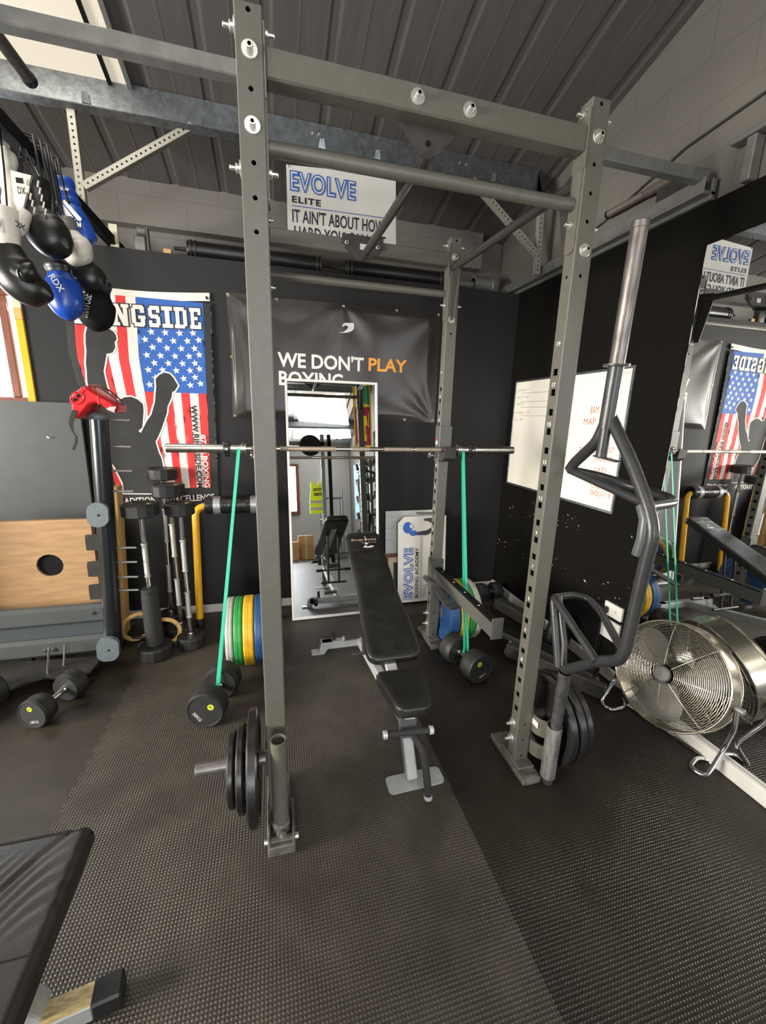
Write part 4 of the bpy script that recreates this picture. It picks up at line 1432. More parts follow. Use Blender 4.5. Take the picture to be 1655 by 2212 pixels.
FIG = [(-1.125, 2.2), (-1.145, 2.136), (-1.152, 2.077), (-1.153, 2.026), (-1.167, 1.948), (-1.167, 1.905), (-1.173, 1.827), (-1.17, 1.783), (-1.15, 1.677), (-1.126, 1.569), (-1.106, 1.458), (-1.103, 1.298), (-1.069, 1.22), (-1.033, 1.112), (-1.035, 1.033), (-0.765, 1.027), (-0.748, 1.229), (-0.755, 1.298), (-0.769, 1.337), (-0.784, 1.42), (-0.769, 1.444), (-0.736, 1.512), (-0.714, 1.569), (-0.691, 1.627), (-0.683, 1.674), (-0.651, 1.74), (-0.643, 1.778), (-0.625, 1.788), (-0.6, 1.826), (-0.626, 1.879), (-0.65, 1.906), (-0.684, 1.913), (-0.72, 1.893), (-0.744, 1.865), (-0.745, 1.81), (-0.753, 1.764), (-0.763, 1.699), (-0.774, 1.671), (-0.793, 1.614), (-0.827, 1.567), (-0.874, 1.481), (-0.89, 1.495), (-0.862, 1.519), (-0.852, 1.575), (-0.842, 1.641), (-0.842, 1.687), (-0.873, 1.718), (-0.913, 1.735), (-0.956, 1.729), (-0.991, 1.709), (-1.032, 1.712), (-1.051, 1.761), (-1.062, 1.849), (-1.066, 1.902), (-1.049, 1.964), (-1.035, 2.016), (-0.997, 2.027), (-0.977, 2.063), (-0.978, 2.097), (-0.964, 2.115), (-0.965, 2.141), (-0.978, 2.165), (-1.011, 2.187), (-1.055, 2.205), (-1.09, 2.21)]
STARS = [(-0.744, 2.182), (-0.654, 2.184), (-0.56, 2.186), (-0.471, 2.193), (-0.787, 2.129), (-0.697, 2.132), (-0.605, 2.132), (-0.512, 2.137), (-0.435, 2.148), (-0.744, 2.08), (-0.651, 2.081), (-0.557, 2.083), (-0.468, 2.089), (-0.786, 2.026), (-0.698, 2.027), (-0.603, 2.029), (-0.509, 2.033), (-0.439, 2.048), (-0.742, 1.975), (-0.651, 1.978), (-0.557, 1.981), (-0.472, 1.988), (-0.785, 1.926), (-0.694, 1.93), (-0.603, 1.93), (-0.51, 1.935), (-0.444, 1.95), (-0.558, 1.877), (-0.479, 1.889), (-0.786, 1.824), (-0.515, 1.832), (-0.444, 1.846), (-0.743, 1.874)]


def flag():
    FX0 = lambda z: lerp(-1.215, -1.07, max(0, (2.0 - z)) / 1.0) if z < 2.0 else lerp(-1.215, -1.19, (z - 2.0) / .42)
    FX1 = lambda z: lerp(-.425, -.39, (z - 1.06) / 1.34)
    off = lambda x, z: .014 + .006 * math.sin(x * 9 + z * 2.2) * min(1, (2.42 - z) * 2 + .1) + .012 * max(0, 1 - abs(x + 1.22) * 5)
    Y0 = YB - .003
    b = MB()
    U = lambda u, z: (lerp(FX0(z), FX1(z), u), z)
    zs = [1.065 + (2.40 - 1.065) * k / 16 for k in range(17)]
    # black hem all round, then the stripes
    hem = [(FX0(z) - .05, z) for z in [.93] + zs] + [(FX1(z) + .055, z) for z in reversed([.93] + zs)]
    drape(b, hem, 3, off, 0, Y0, .025)
    for k in range(13):
        u0, u1 = k / 13, (k + 1) / 13
        poly = [U(u0, z) for z in zs] + [U(u1, z) for z in reversed(zs)]
        drape(b, poly, 0 if k % 2 == 0 else 1, off, 1, Y0, .05)
    zc = [1.775 + (2.40 - 1.775) * k / 8 for k in range(9)]
    drape(b, [U(6 / 13, z) for z in zc] + [U(1, z) for z in reversed(zc)], 2, off, 2, Y0, .05)
    for (x, z) in STARS:
        r = .026
        rot = .15
        drape(b, [(x + (r if k % 2 == 0 else r * .42) * math.cos(PI / 2 + rot + k * PI / 5), z + (r if k % 2 == 0 else r * .42) * math.sin(PI / 2 + rot + k * PI / 5)) for k in range(10)], 1, off, 3, Y0, .06)
    drape(b, offset_poly(FIG, .011), 1, off, 4, Y0, .05)
    drape(b, FIG, 3, off, 5, Y0, .05)
    # the lettering across the top
    for layer, grow, mi in ((6, .0095, 5), (7, 0, 1)):
        for ch, xa, xb in zip('RINGSIDE', (-1.2, -1.083, -.978, -.862, -.757, -.666, -.586, -.486), (-1.1, -1.0, -.872, -.77, -.672, -.597, -.499, -.407)):
            lo, hi = (1.5, 8.5) if ch == 'I' else (.0, 10.0)
            for q in slab(ch):
                poly = [(xa + (a - lo) / (hi - lo) * (xb - xa), 2.214 + c * .0099 + (xa + (a - lo) / (hi - lo) * (xb - xa) + .7) * .03) for a, c in q]
                drape(b, offset_poly(poly, grow) if grow > 0 else poly, mi, off, layer, Y0, .09)
    for z, t, x0, x1 in ():
        pass
    o = b.build('boxing_flag', [M['redprint'], M['whiteprint'], M['blueprint'], M['blackprint'], M['brass'], M['navy']])
    tag(o, 'stars-and-stripes boxing flag with a black boxer silhouette hanging on the back wall', 'flag')
    h = MB()
    h.grid(lambda u, v: Vector((lerp(-1.235, -.343, u), Y0 - .012 - .006 * math.sin(u * 9), lerp(2.398, 2.452, v) - .0 + .018 * (u - .5) ** 2 * 4 - .02 + .02 * u)), 24, 2)
    h.build('heading_band', M['whiteprint'], o)
    for x, z in ((-.36, 2.435), (-1.22, 2.42)):
        e = MB(); e.lathe([(.006, 0), (.011, .003), (.012, 0)], (x, Y0 - .02, z), (0, -1, 0), 16, cap=False); e.cyl((x, Y0 - .019, z), (x, Y0 - .021, z), .006, 12, 1)
        e.build('eyelet', [M['brass'], M['matt_black']], o)
    t = MB()
    Yt = Y0 - .0185
    t.text('WWW.RINGSIDE.COM', (-.528, Yt, 1.69), (.01, 0, -1), (1, 0, 0), .63, .042, .0005, bold=.03)
    t.build('web_lettering', M['blackprint'], o)
    t = MB(); t.text('877.4.BOXING', (-.474, Yt, 1.475), (.01, 0, -1), (1, 0, 0), .41, .04, .0005, bold=.03)
    t.build('phone_lettering', M['whiteprint'], o)
    t = MB(); t.text('TRADITION OF EXCELLENCE', (-1.1, Yt, .945), (1, 0, .03), (-.03, 0, 1), .70, .05, .0005, bold=.02)
    t.build('motto_lettering', M['offwhite'], o)
    t = MB(); t.box(-.895, -.77, Yt - .0006, Yt, 1.04, 1.085, 0); t.text('RINGSIDE', (-.89, Yt - .0008, 1.048), (1, 0, 0), (0, 0, 1), .115, .03, .0005, 1, bold=.03)
    t.build('cloth_tag', [M['redprint'], M['white']], o)


flag()

M['banner'] = mat('black_pvc_banner', (0.03, 0.0245, 0.022), 0.38, 0, .06, 8, .05, 30, spec=.6)


def banner():
    X0, X1, Z0, Z1 = -.235, 1.43, 1.605, 2.49
    YB0 = YB - .004

    def off(x, z):
        u, v = (x - X0) / (X1 - X0), (z - Z0) / (Z1 - Z0)
        o = .026 + .016 * math.sin(u * 4.2 + v * 3.4 + .6) + .007 * math.sin(u * 9 - v * 5.5 + 1)
        # folds pulled from the fixings
        for (fx, fz, k, amp) in ((X0, Z1, 8, .010), (.62, Z1, 7, .014), (X1, Z1, 9, .009), (X1, Z0, 11, .013), (X0, Z0, 7, .006)):
            dx, dz = x - fx, z - fz
            r = math.hypot(dx, dz)
            a = math.atan2(dz, dx)
            o += amp * math.sin(a * k) * min(1, r * 3.5) * math.exp(-r * 2.3)
        o += .005 * math.sin(u * 58 + v * 3) * max(0, (u - .6)) * max(0, .75 - v) * 2
        e = min(u, 1 - u, v, 1 - v)
        return max(.001, .62 * o * min(1, .15 + e * 14))
    b = MB()
    sag = lambda u, v: .03 * (1 - (2 * u - 1) ** 2) * 0 + (.012 * math.sin(u * 12) * (1 if v > .98 else 0))
    b.grid(lambda u, v: Vector((lerp(X0, X1, u) + (.012 * math.sin(v * PI) if u < .02 else 0) + (.01 * v if u > .98 else 0), YB0 - off(lerp(X0, X1, u), lerp(Z0, Z1, v)), lerp(Z0, Z1, v) - .014 * math.sin(u * PI * 2) ** 2 * (v - .5))), 150, 84)
    o = b.build('boxing_banner', M['banner'])
    tag(o, 'wide glossy black vinyl boxing banner pinned on the back wall behind the rack', 'banner')
    for (x, z) in ((X0 + .015, Z1 - .02), (X0 + .02, (Z0 + Z1) / 2), (X0 + .02, Z0 + .02), (.12, Z1 - .02), (.62, Z1 - .025), (1.05, Z1 - .02), (X1 - .02, Z1 - .02), (1.15, Z0 + .02), (.5, Z0 + .02), (X1 - .02, Z0 + .02)):
        e = MB(); e.lathe([(.005, .0), (.005, .002), (.010, .003), (.011, 0)], (x, YB0 - off(x, z), z), (0, -1, 0), 16, cap=False)
        e.build('eyelet', M['brass'], o)
    t = MB()
    kw = dict(t=.0006)

    def lay(txt, x, z, w, h, mi, bold):
        q = MB(); q.text(txt, (x, 0, z), (1, 0, 0), (0, 0, 1), w, h, 0, 0, bold=bold)
        # drape the letters on the folds
        bm = bmesh.new()
        vv = [bm.verts.new(p) for p in q.v]
        for f in q.f:
            try:
                bm.faces.new([vv[i] for i in f])
            except ValueError:
                pass
        for _ in range(3):
            es = [e for e in bm.edges if e.calc_length() > .03]
            if not es:
                break
            bmesh.ops.subdivide_edges(bm, edges=es, cuts=1)
            bmesh.ops.triangulate(bm, faces=bm.faces[:])
        bm.verts.index_update()
        t.add([(p.co.x, YB0 - off(p.co.x, p.co.z) - .0012, p.co.z) for p in bm.verts], [[v.index for v in f.verts] for f in bm.faces], mi)
        bm.free()
    lay("WE DON'T", .115, 1.995, .675, .112, 0, .025)
    lay('PLAY', .83, 2.005, .325, .1, 1, .025)
    lay('BOXING', .12, 1.86, .50, .108, 0, .025)
    logo = [(0.582, 2.273), (0.625, 2.283), (0.651, 2.305), (0.66, 2.322), (0.639, 2.332), (0.611, 2.318), (0.616, 2.336), (0.635, 2.35), (0.703, 2.353), (0.705, 2.314), (0.69, 2.294), (0.65, 2.278)]
    drape(t, logo, 0, off, 2, YB0, .03)
    t.build('lettering', [M['white'], M['orange']], o)


banner()

# ---------------------------------------------------------------- boards and signs
sg = thing('slogan_sign', 'white printed sign with blue and black lettering hung high behind the front crossbeam', 'sign', (.55, 1.57, 2.72))
b = MB(); b.prism([(0, 0), (.715, .012), (.70, .465), (0, .42)], (.195, 1.565, 2.715), (1, 0, .0), (0, .02, 1), .004)
sb = b.build('board', M['offwhite'], sg)


def inline_text(b, s, o, ux, uy, w, h, mi, light, t=.0012):
    """wide-stroked capitals with a pale line down the middle of every stroke"""
    b.text(s, o, ux, uy, w, h, t, mi, bold=.055, sp=1.08)
    n = Vector(ux).normalized().cross(Vector(uy).normalized())
    d = h * .04
    b.text(s, Vector(o) + Vector(ux).normalized() * d * 1.6 + Vector(uy).normalized() * d * 1.6, ux, uy, w - 3.2 * d, h - 3.2 * d, t + .0006, light, bold=-.014, sp=1.12)


ux_, uy_ = Vector((1, 0, .02)), Vector((-.0, .02, 1))
b = MB()
inline_text(b, 'EVOLVE', (.215, 1.564, 2.995), (1, 0, .0), (0, .02, 1), .415, .115, 0, 1)
b.text('ELITE', (.225, 1.564, 2.935), (1, 0, .0), (0, .02, 1), .18, .036, .001, 2, bold=.03, sp=1.15)
b.add([(.225, 1.562, 2.915), (.88, 1.562, 2.925), (.88, 1.562, 2.929), (.225, 1.562, 2.919)], [(0, 1, 2, 3)], 0)
b.text("IT AIN'T ABOUT HOW", (.225, 1.562, 2.825), (1, 0, .015), (0, .02, 1), .60, .076, .001, 3, bold=.012)
b.text('HARD YOU CAN HIT', (.235, 1.560, 2.733), (1, 0, .015), (0, .02, 1), .60, .074, .001, 3, bold=.012)
b.build('lettering', [M['blue'], M['offwhite'], M['black'], M['navyink'] if 'navyink' in M else M['navy']], sb)
for x, z in ((.212, 3.12), (.88, 3.15)):
    b = MB(); b.tube([(x, 1.56, z), (x, 1.568, z + .01), (x, 1.575, 3.24)], .002, 6)
    b.build('hanging_wire', M['black'], sg)

# academy board stood on its end, with a second board and a picture behind it
M['navyink'] = M['navy']
ab = thing('academy_sign', 'white academy sign with blue lettering stood on end against the back wall', 'sign', (1.33, 1.83, 0))
o0 = Vector((1.085, 1.775, .03)); bx = Vector((1, .01, 0)).normalized(); bz = Vector((0, .10, 1)).normalized()
b = MB(); b.prism([(0, 0), (.45, 0), (.45, .775), (.055, .775), (0, .72)], o0, bx, bz, -.004)
brd = b.build('board', M['offwhite'], ab)
bn_ = bx.cross(bz)
b = MB()
PB = lambda u, v: o0 + bx * u + bz * v + bn_ * .0045
inline_text(b, 'EVOLVE', PB(.135, .03), bz, -bx, .47, .085, 0, 1)
b.text('BOXING ACADEMY', PB(.19, .035), bz, -bx, .46, .032, .001, 2, bold=.015)
b.prism([(0, 0), (.003, 0), (.003, .56), (0, .56)], PB(.212, .035), bx, bz, .001, 2)
b.text('HENDO', PB(.262, .035), bz, -bx, .12, .034, .001, 3, bold=.0)
b.build('lettering', [M['blue'], M['offwhite'], M['black'], M['greyprint']], brd)
b = MB()
b.prism([(p[0] * .042, p[1] * .05) for p in circ(1, 24)], PB(.085, .68), bx, bz, .001, 0)
b.prism([(.02, -.03), (.07, -.028), (.09, -.045), (.09, -.07), (.04, -.075), (.015, -.055)], PB(.085, .68), bx, bz, .0014, 0)
b.prism([(.02, .0), (.05, -.01), (.045, .02), (.02, .03)], PB(.085, .68), bx, bz, .002, 1)
b.prism([(.09, -.045), (.14, -.035), (.18, -.03), (.22, -.01), (.225, -.05), (.18, -.075), (.09, -.07)], PB(.085, .68), bx, bz, .0014, 2)
b.prism([(.15, .075), (.29, .085), (.29, .01), (.235, -.005), (.225, .03), (.19, .05), (.155, .055)], PB(.085, .68), bx, bz, .0014, 2)
b.build('boxer_emblem', [M['blue'], M['offwhite'], M['black']], brd)
for u, v in ((.02, .70), (.02, .02)):
    b = MB(); b.lathe([(.004, .0), (.0, .002)], PB(u, v) , bn_, 10, cap=False)
    b.build('screw', M['greysteel'], brd)

pb = thing('print_board', 'pale printed board leaning behind the academy sign', 'poster', (1.27, 1.9, 0))
b = MB(); b.prism([(0, 0), (.55, 0), (.55, .815), (0, .815)], (1.0, 1.885, .02), (1, .01, 0), (0, .09, 1), -.006)
q = b.build('board', mat('pale_plank_print', (.56, .58, .57), .45, 0, .12, 4, stretch=(1, 1, 12)), pb)
b = MB()
b.prism([(.03, .26), (.1, .25), (.1, .33), (.06, .34)], (1.0, 1.8825, .02), (1, .01, 0), (0, .09, 1), -.0008)
b.prism([(.28, .80), (.45, .795), (.44, .77), (.30, .775)], (1.0, 1.8825, .02), (1, .01, 0), (0, .09, 1), -.0008)
b.build('dark_figure_print', M['greysteel'], q)
pf = thing('picture_frame', 'brown framed picture with a cream mount leaning beside the academy sign', 'picture', (1.03, 1.80, 0))
fo, fx, fz = Vector((.995, 1.835, .02)), Vector((1, .03, 0)).normalized(), Vector((0, .12, 1)).normalized()
b = MB(); b.prism([(0, 0), (.3, 0), (.3, .43), (0, .43)], fo, fx, fz, -.006)
b.build('mount', mat('cream_mount', (.62, .53, .38), .6), pf)
for p in ([(-.012, -.012), (.312, -.012), (.312, .018), (-.012, .018)], [(-.012, .41), (.312, .41), (.312, .44), (-.012, .44)], [(-.012, .018), (.018, .018), (.018, .41), (-.012, .41)], [(.285, .018), (.312, .018), (.312, .41), (.285, .41)]):
    b = MB(); b.prism(p, fo - fx.cross(fz) * -.0, fx, fz, .012)
    b.build('frame_rail', M['brownwood'], pf)
b = MB(); b.prism([(.07, .07), (.25, .07), (.25, .36), (.07, .36)], fo, fx, fz, .002)
b.build('print', mat('dark_green_print', (.03, .04, .03), .4, 0, .6, 14), pf)
og = thing('orange_tub', 'orange plastic tub on the floor between the mirror and the picture', 'tub', (.955, 1.83, 0))
b = MB(); b.lathe([(.001, 0), (.052, 0), (.06, .3), (.064, .31), (.06, .315), (.055, .305), (.05, .02), (.001, .02)], (.955, 1.84, 0), (0, 0, 1), 28, cap=False)
b.build('body', mat('orange_plastic', (.75, .12, .02), .35), og)
b = MB(); b.lathe([(.061, .25), (.0615, .25), (.0635, .30), (.063, .30)], (.955, 1.84, 0), (0, 0, 1), 28, cap=False)
b.build('rim', mat('orange_rim', (.8, .2, .05), .35), og)

# whiteboard with faded writing
wb = thing('whiteboard', 'white marker board with handwriting fixed on the right-hand black wall', 'whiteboard', (XR - .01, 1.27, 1.09))
y0, y1, z0, z1 = .66, 1.885, 1.09, 1.966
b = MB(); b.box(XR - .014, XR - .002, y0, y1, z0, z1)
sf = b.build('surface', mat('whiteboard_surface', (.82, .78, .69), .25, 0, .03, 3), wb)
for (a, c, e, f) in ((y0 - .012, y1 + .012, z1 - .002, z1 + .014), (y0 - .012, y1 + .012, z0 - .014, z0 + .002), (y0 - .012, y0 + .004, z0, z1), (y1 - .004, y1 + .012, z0, z1)):
    b = MB(); b.box(XR - .02, XR - .002, a, c, e, f, 0, .002)
    b.build('frame_rail', M['galv'], wb)
M['redink'] = mat('red_marker', (.5, .1, .07), .5)
M['blackink'] = mat('grey_marker', (.16, .15, .14), .5)
b = MB()
WX = XR - .0142
for (s_, y, z, w, h, mi) in (('8AM', .96, 1.70, .075, .05, 0), ('MAP', 1.01, 1.625, .11, .045, 0), ('75,000', 1.02, 1.43, .17, .045, 0), ('CHEST', .835, 1.455, .13, .035, 0),
                             ('SHOU-47', .865, 1.395, .15, .035, 0), ('LATS', .85, 1.325, .1, .03, 0), ('BK-60', .86, 1.27, .12, .03, 0), ('CHEST-62.5', .86, 1.215, .175, .037, 0), ('SHOU-11.8', .86, 1.165, .175, .037, 0),
                             ('monday - 7', 1.855, 1.885, .19, .022, 1), ('max 75  45k', 1.855, 1.83, .17, .022, 1), ('total 72', 1.855, 1.775, .11, .02, 1), ('weights  105', 1.855, 1.70, .21, .022, 1), ('Tue 1 PM', 1.86, 1.64, .12, .022, 1),
                             ('LIFT MAX', .77, 1.935, .1, .012, 1)):
    b.text(s_, (WX, y, z), (0, -1, .03 if mi == 0 else .0), (0, .12, 1), w, h, .0003, mi, bold=-.012 if mi else -.005, font_shear=.1)
for z in (1.87, 1.80, 1.755, 1.685):
    b.add([(WX - .0003, 1.80, z), (WX - .0003, 1.38, z - .004), (WX - .0003, 1.38, z - .0015), (WX - .0003, 1.80, z + .0025)], [(0, 1, 2, 3)], 1)
b.build('handwriting', [M['redink'], M['blackink']], sf)

for k, (za, zb, lb) in enumerate(((.425, .515, 'white wall socket with a black plug low on the right wall'), (.27, .40, 'blank white wall plate below the plugged socket'))):
    o = thing('wall_socket', lb, 'socket', (XR - .01, .53, za))
    b = MB(); b.box(XR - .022, XR - .001, .45, .59, za, zb, 0, .004)
    b.build('face_plate', M['white'], o)
    if k == 0:
        b = MB(); b.box(XR - .06, XR - .022, .545, .585, za + .015, za + .06, 0, .008)
        b.build('plug', M['black'], o)
        b = MB(); b.tube(fillet([(XR - .05, .565, za + .016), (XR - .055, .57, .2), (XR - .03, .6, .02)], .06), .004, 8)
        b.build('lead', M['black'], o)
        b = MB(); b.box(XR - .026, XR - .022, .49, .505, za + .04, za + .055)
        b.build('switch', M['offwhite'], o)


# ---------------------------------------------------------------- left side: storage rack, boards, stand
gb_ = thing('grey_board', 'large slate-grey board standing against the back wall below the window', 'board', (-1.7, 1.9, 0))
b = MB(); b.obox((-1.86, 1.90, .84), (1, 0, 0), (0, 1, -.02), (0, .02, 1), .645, .012, .84, 0, .003)
b.build('panel', M['slate'], gb_)
b = MB(); b.prism([(.01, 0), (.02, 0), (.012, .014), (.0, .01)], (-1.43, 1.884, 1.44), (1, 0, 0), (0, 0, 1), .001)
b.build('scuff', M['offwhite'], gb_)

sr = thing('storage_rack', 'charcoal storage rack with round end post, side pegs and two rails at the left edge', 'rack', (-1.3, 1.38, 0))
pt, pb_ = Vector((-.912, 1.36, 1.60)), Vector((-.997, 1.36, .13))
b = MB(); b.lathe([(.05, 0), (.05, (pt - pb_).length - .01), (.046, (pt - pb_).length)], pb_, pt - pb_, 32)
b.build('post', M['postblack'], sr)
for c, w, h in ((Vector((-.952, 1.29, 1.035)), .112, .148), (Vector((-.997, 1.29, .155)), .125, .16)):
    b = MB(); b.prism(rrect(w, h, .052, 8), c, (1, 0, 0), (.06, 0, 1), .03)
    b.box(c.x - .035, c.x + .035, c.y, c.y + .05, c.z - .045, c.z + .045)
    e = b.build('end_cap', M['slatecap'], sr)
    b = MB(); b.cyl(c + Vector((.006, -.0325, -.002)), c + Vector((.006, -.03, -.002)), .006, 14)
    b.build('cap_hole', M['matt_black'], e)
b = MB(); b.ell((-.911, 1.355, 1.60), .055, .055, .03)
b.build('post_cap', M['slatecap'], sr)
for z in (1.585, 1.43, 1.285, 1.16, .80, .705, .605, .515):
    x = pb_.x + (z - pb_.z) / (pt.z - pb_.z) * (pt.x - pb_.x)
    b = MB(); b.cyl((x + .03, 1.36, z), (x + .165, 1.345, z - .002), .0065, 12, ch=.001)
    b.build('peg', M['greysteel'], sr)
for z0, z1 in ((.315, .435), (.105, .225)):
    b = MB()
    b.box(-2.6, -1.0, 1.33, 1.40, z0, z1, 0, .02)
    b.build('rail', M['slate'], sr)
b = MB(); b.box(-2.6, -1.01, 1.37, 1.385, .2, .33)
b.build('back_plate', M['slate2'], sr)
for (x, z) in ((-1.36, .155), (-1.315, .157), (-1.06, .162), (-1.075, .385)):
    b = MB(); b.lathe([(.014, 0), (.014, .005), (.011, .008), (.001, .008)], (x, 1.331, z), (0, -1, 0), 6, cap=False)
    b.build('bolt', M['rackdark'], sr)
for z in (.83, .655, .50):
    b = MB()
    b.prism([(-.115, -.05), (-.0, -.055), (-.0, .055), (-.11, .05), (-.115, .02)], (-.975 - (.8 - z) * .06, 1.40, z), (1, 0, 0), (0, 0, 1), .006)
    b.build('bracket', M['rackdark'], sr)
b = MB(); b.box(-1.98, -1.90, 1.30, 1.40, .43, 1.05, 0, .006)
b.build('far_post', M['postblack'], sr)
b = MB(); b.box(-2.58, -2.5, 1.2, 1.5, 0, .4, 0, .006)
b.box(-1.52, -1.46, 1.36, 1.40, 0.0, .12)
b.build('leg', M['postblack'], sr)

pw = thing('wooden_panel', 'plywood panel with round black holes standing behind the rails of the storage rack', 'board', (-1.5, 1.5, 0))
b = MB()
pan = MB()
for i, (x0, x1) in enumerate(((-1.92, -1.53), (-1.53, -1.22), (-1.22, -1.085))):
    hx = (-1.70, -1.345, -1.07)[i]
    if i < 2:
        pan.panel(((x0 + x1) / 2, 1.50, .16), (1, 0, 0), (0, 0, 1), (0, -1, 0), x1 - x0, .80, [(hx - (x0 + x1) / 2, .50, .074, 'rd')], t=.018)
    else:
        pan.panel(((x0 + x1) / 2, 1.50, .16), (1, 0, 0), (0, 0, 1), (0, -1, 0), x1 - x0, .80, [], t=.018)
pan.box(-1.92, -1.085, 1.518, 1.519, .16, .96, 1)
pan.box(-1.92, -1.085, 1.5, 1.518, .16, .162); pan.box(-1.087, -1.085, 1.5, 1.518, .16, .96); pan.box(-1.92, -1.085, 1.5, 1.518, .958, .96)
pan.build('panel', [M['wood'], M['matt_black']], pw)
b = MB(); b.box(-1.9, -1.1, 1.47, 1.56, 0, .16)
b.build('base', M['rackdark'], pw)

ts = thing('wheeled_stand', 'low black stand on castors under the rails of the storage rack', 'stand', (-1.3, 1.2, 0))
b = MB()
b.prism([(-1.62, 1.10), (-1.42, 1.06), (-1.38, 1.12), (-1.30, 1.14), (-1.12, 1.10), (-1.06, 1.14), (-1.05, 1.32), (-1.62, 1.36)], (0, 0, .075), (1, 0, 0), (0, 1, 0), .012)
b.build('deck', M['rackdark'], ts)
b = MB(); b.cyl((-1.30, 1.19, .086), (-1.285, 1.22, .24), .0065, 10)
b.build('chrome_rod', M['chrome'], ts)
b = MB(); b.cyl((-1.24, 1.25, .086), (-1.225, 1.27, .22), .0065, 10)
b.build('chrome_rod', M['greysteel'], ts)
for x, y in ((-1.10, 1.14), (-1.55, 1.14), (-1.1, 1.30), (-1.55, 1.32)):
    b = MB(); b.lathe([(.006, -.011), (.026, -.011), (.029, -.006), (.029, .006), (.026, .011), (.006, .011)], (x, y, .030), (.8, .6, 0), 20)
    c = b.build('castor', M['rubber'], ts)
    b = MB(); b.cyl((x, y, .05), (x, y, .077), .008, 10); b.obox((x, y - .0, .045), (.8, .6, 0), (-.6, .8, 0), (0, 0, 1), .016, .004, .018)
    b.build('fork', M['chrome'], c)

# timber standing behind the post
for k, (x0, x1, z, y, m, lb) in enumerate(((-1.072, -1.037, 1.225, 1.72, 'palewood', 'pale bare timber board standing behind the round rack post'),
                                            (-1.027, -.985, 1.13, 1.76, 'pine', 'yellowish pine board beside the pale one behind the round rack post'))):
    o = thing('timber_board', lb, 'timber', ((x0 + x1) / 2, y, 0), 'boards behind the round rack post')
    b = MB(); b.obox(((x0 + x1) / 2 - .035 * (1 - k * .2), y, z / 2 + .001), (1, 0, -.055), (0, 1, 0), (.055, 0, 1), (x1 - x0) / 2, .055, z / 2 - .003, 0, .004)
    b.build('plank', M[m], o)

# fixed barbells standing on end
def standing_bar(x, y, h, r, lb, sleeve=False, tilt=(0, 0)):
    o = thing('fixed_barbell', lb, 'barbell', (x, y, 0), 'fixed barbells standing on end')
    dd = Vector((tilt[0], tilt[1], 1)).normalized()
    p = Vector((x, y, .0))
    for k in (0, 1):
        z0 = 0 if k == 0 else h - .085
        b = MB()
        b.lathe([(.001, z0), (r * .9, z0), (r, z0 + .008), (r, z0 + .074), (r * .9, z0 + .083), (r * .86, z0 + .083), (r * .84, z0 + .080), (.001, z0 + .080)], p, dd, 14, 0, False, cap=False)
        hd = b.build('end_weight', M['rubber'], o)
        if k:
            a, c = MB(), p + dd * (z0 + .0805)
            a.prism([(q[0] * .012, q[1] * .012) for q in circ(1, 16)], c + Vector((r * .5, -.01, 0)), (1, 0, 0), (0, 1, 0), .0012)
            a.build('emblem', M['lime'], hd)
            a = MB(); a.text('15', c + Vector((-r * .62, -.015, 0)), (1, 0, 0), (0, 1, 0), .03, .022, .0008, bold=.03)
            a.build('weight_marking', M['greyprint'], hd)
    b = MB()
    prof = []
    for z, rr in ((.08, .022), (.095, .022), (.096, .0135), (h * .30, .0135), (h * .30, .0165), (h * .315, .0165), (h * .315, .0135)):
        prof.append((rr, z))
    b.lathe([(.024, .08), (.024, .096), (.0145, .097), (.0145, h - .102), (.024, h - .101), (.024, h - .085)], p, dd, 20, cap=False)
    b.build('shaft', M['chrome'], o)
    for z0, z1 in ((h * .55, h * .74), (h * .22, h * .38)):
        b = MB()
        b.lathe([(.0145, z0 - .014), (.02, z0 - .012), (.02, z0 - .004), (.0165, z0), (.0165, z1), (.02, z1 + .004), (.02, z1 + .012), (.0145, z1 + .014)], p, dd, 20, cap=False)
        b.build('knurled_grip', M['knurlchrome'], o)
    if sleeve:
        b = MB(); b.lathe([(.016, .505), (.046, .50), (.052, .49), (.05, .46), (.053, .44), (.055, .095), (.016, .09)], p, dd, 28)
        b.build('foam_sleeve', M['foam'], o)
    return o


M['knurlchrome'] = mat('knurled_chrome', (.6, .6, .58), .38, 1, .15, 300, .4, 900)
standing_bar(-.765, 1.40, 1.075, .107, 'fixed barbell standing on end with a black foam sleeve, in front of the flag', True)
standing_bar(-.556, 1.49, 1.055, .093, 'rightmost short fixed barbell of the upright cluster, bare chrome down to its base')
standing_bar(-.655, 1.667, 1.15, .105, 'taller fixed barbell just behind the rightmost one of the upright cluster')
standing_bar(-.772, 1.885, 1.235, .10, 'tallest fixed barbell nearest the flag in the upright cluster', tilt=(.03, 0))

# wooden rings with their black straps on the floor behind them
for (c, rz, lb) in (((-.93, 1.62, .118), .5, 'wooden gymnastic ring leaning by the pine board'), ((-.735, 1.527, .105), .06, 'wooden gymnastic ring between the standing barbells')):
    o = thing('gymnastic_ring', lb, 'ring', (c[0], c[1], 0), 'gymnastic rings on the floor')
    b = MB(); b.tube([Vector(c) + Vector((.1 * math.cos(a) * math.cos(rz), .1 * math.cos(a) * math.sin(rz), .1 * math.sin(a) * .95)) for a in [2 * PI * k / 32 for k in range(32)]], .015, 12, closed=True)
    b.build('hoop', M['pine'], o)
    b = MB(); b.tube([Vector(c) + Vector((-.03 + .14 * math.cos(a), -.0 + .022 * math.sin(a), -.085 + .012 * math.sin(3 * a))) for a in [2 * PI * k / 28 for k in range(28)]], .012, 8, closed=True)
    b.build('strap', M['black'], o)

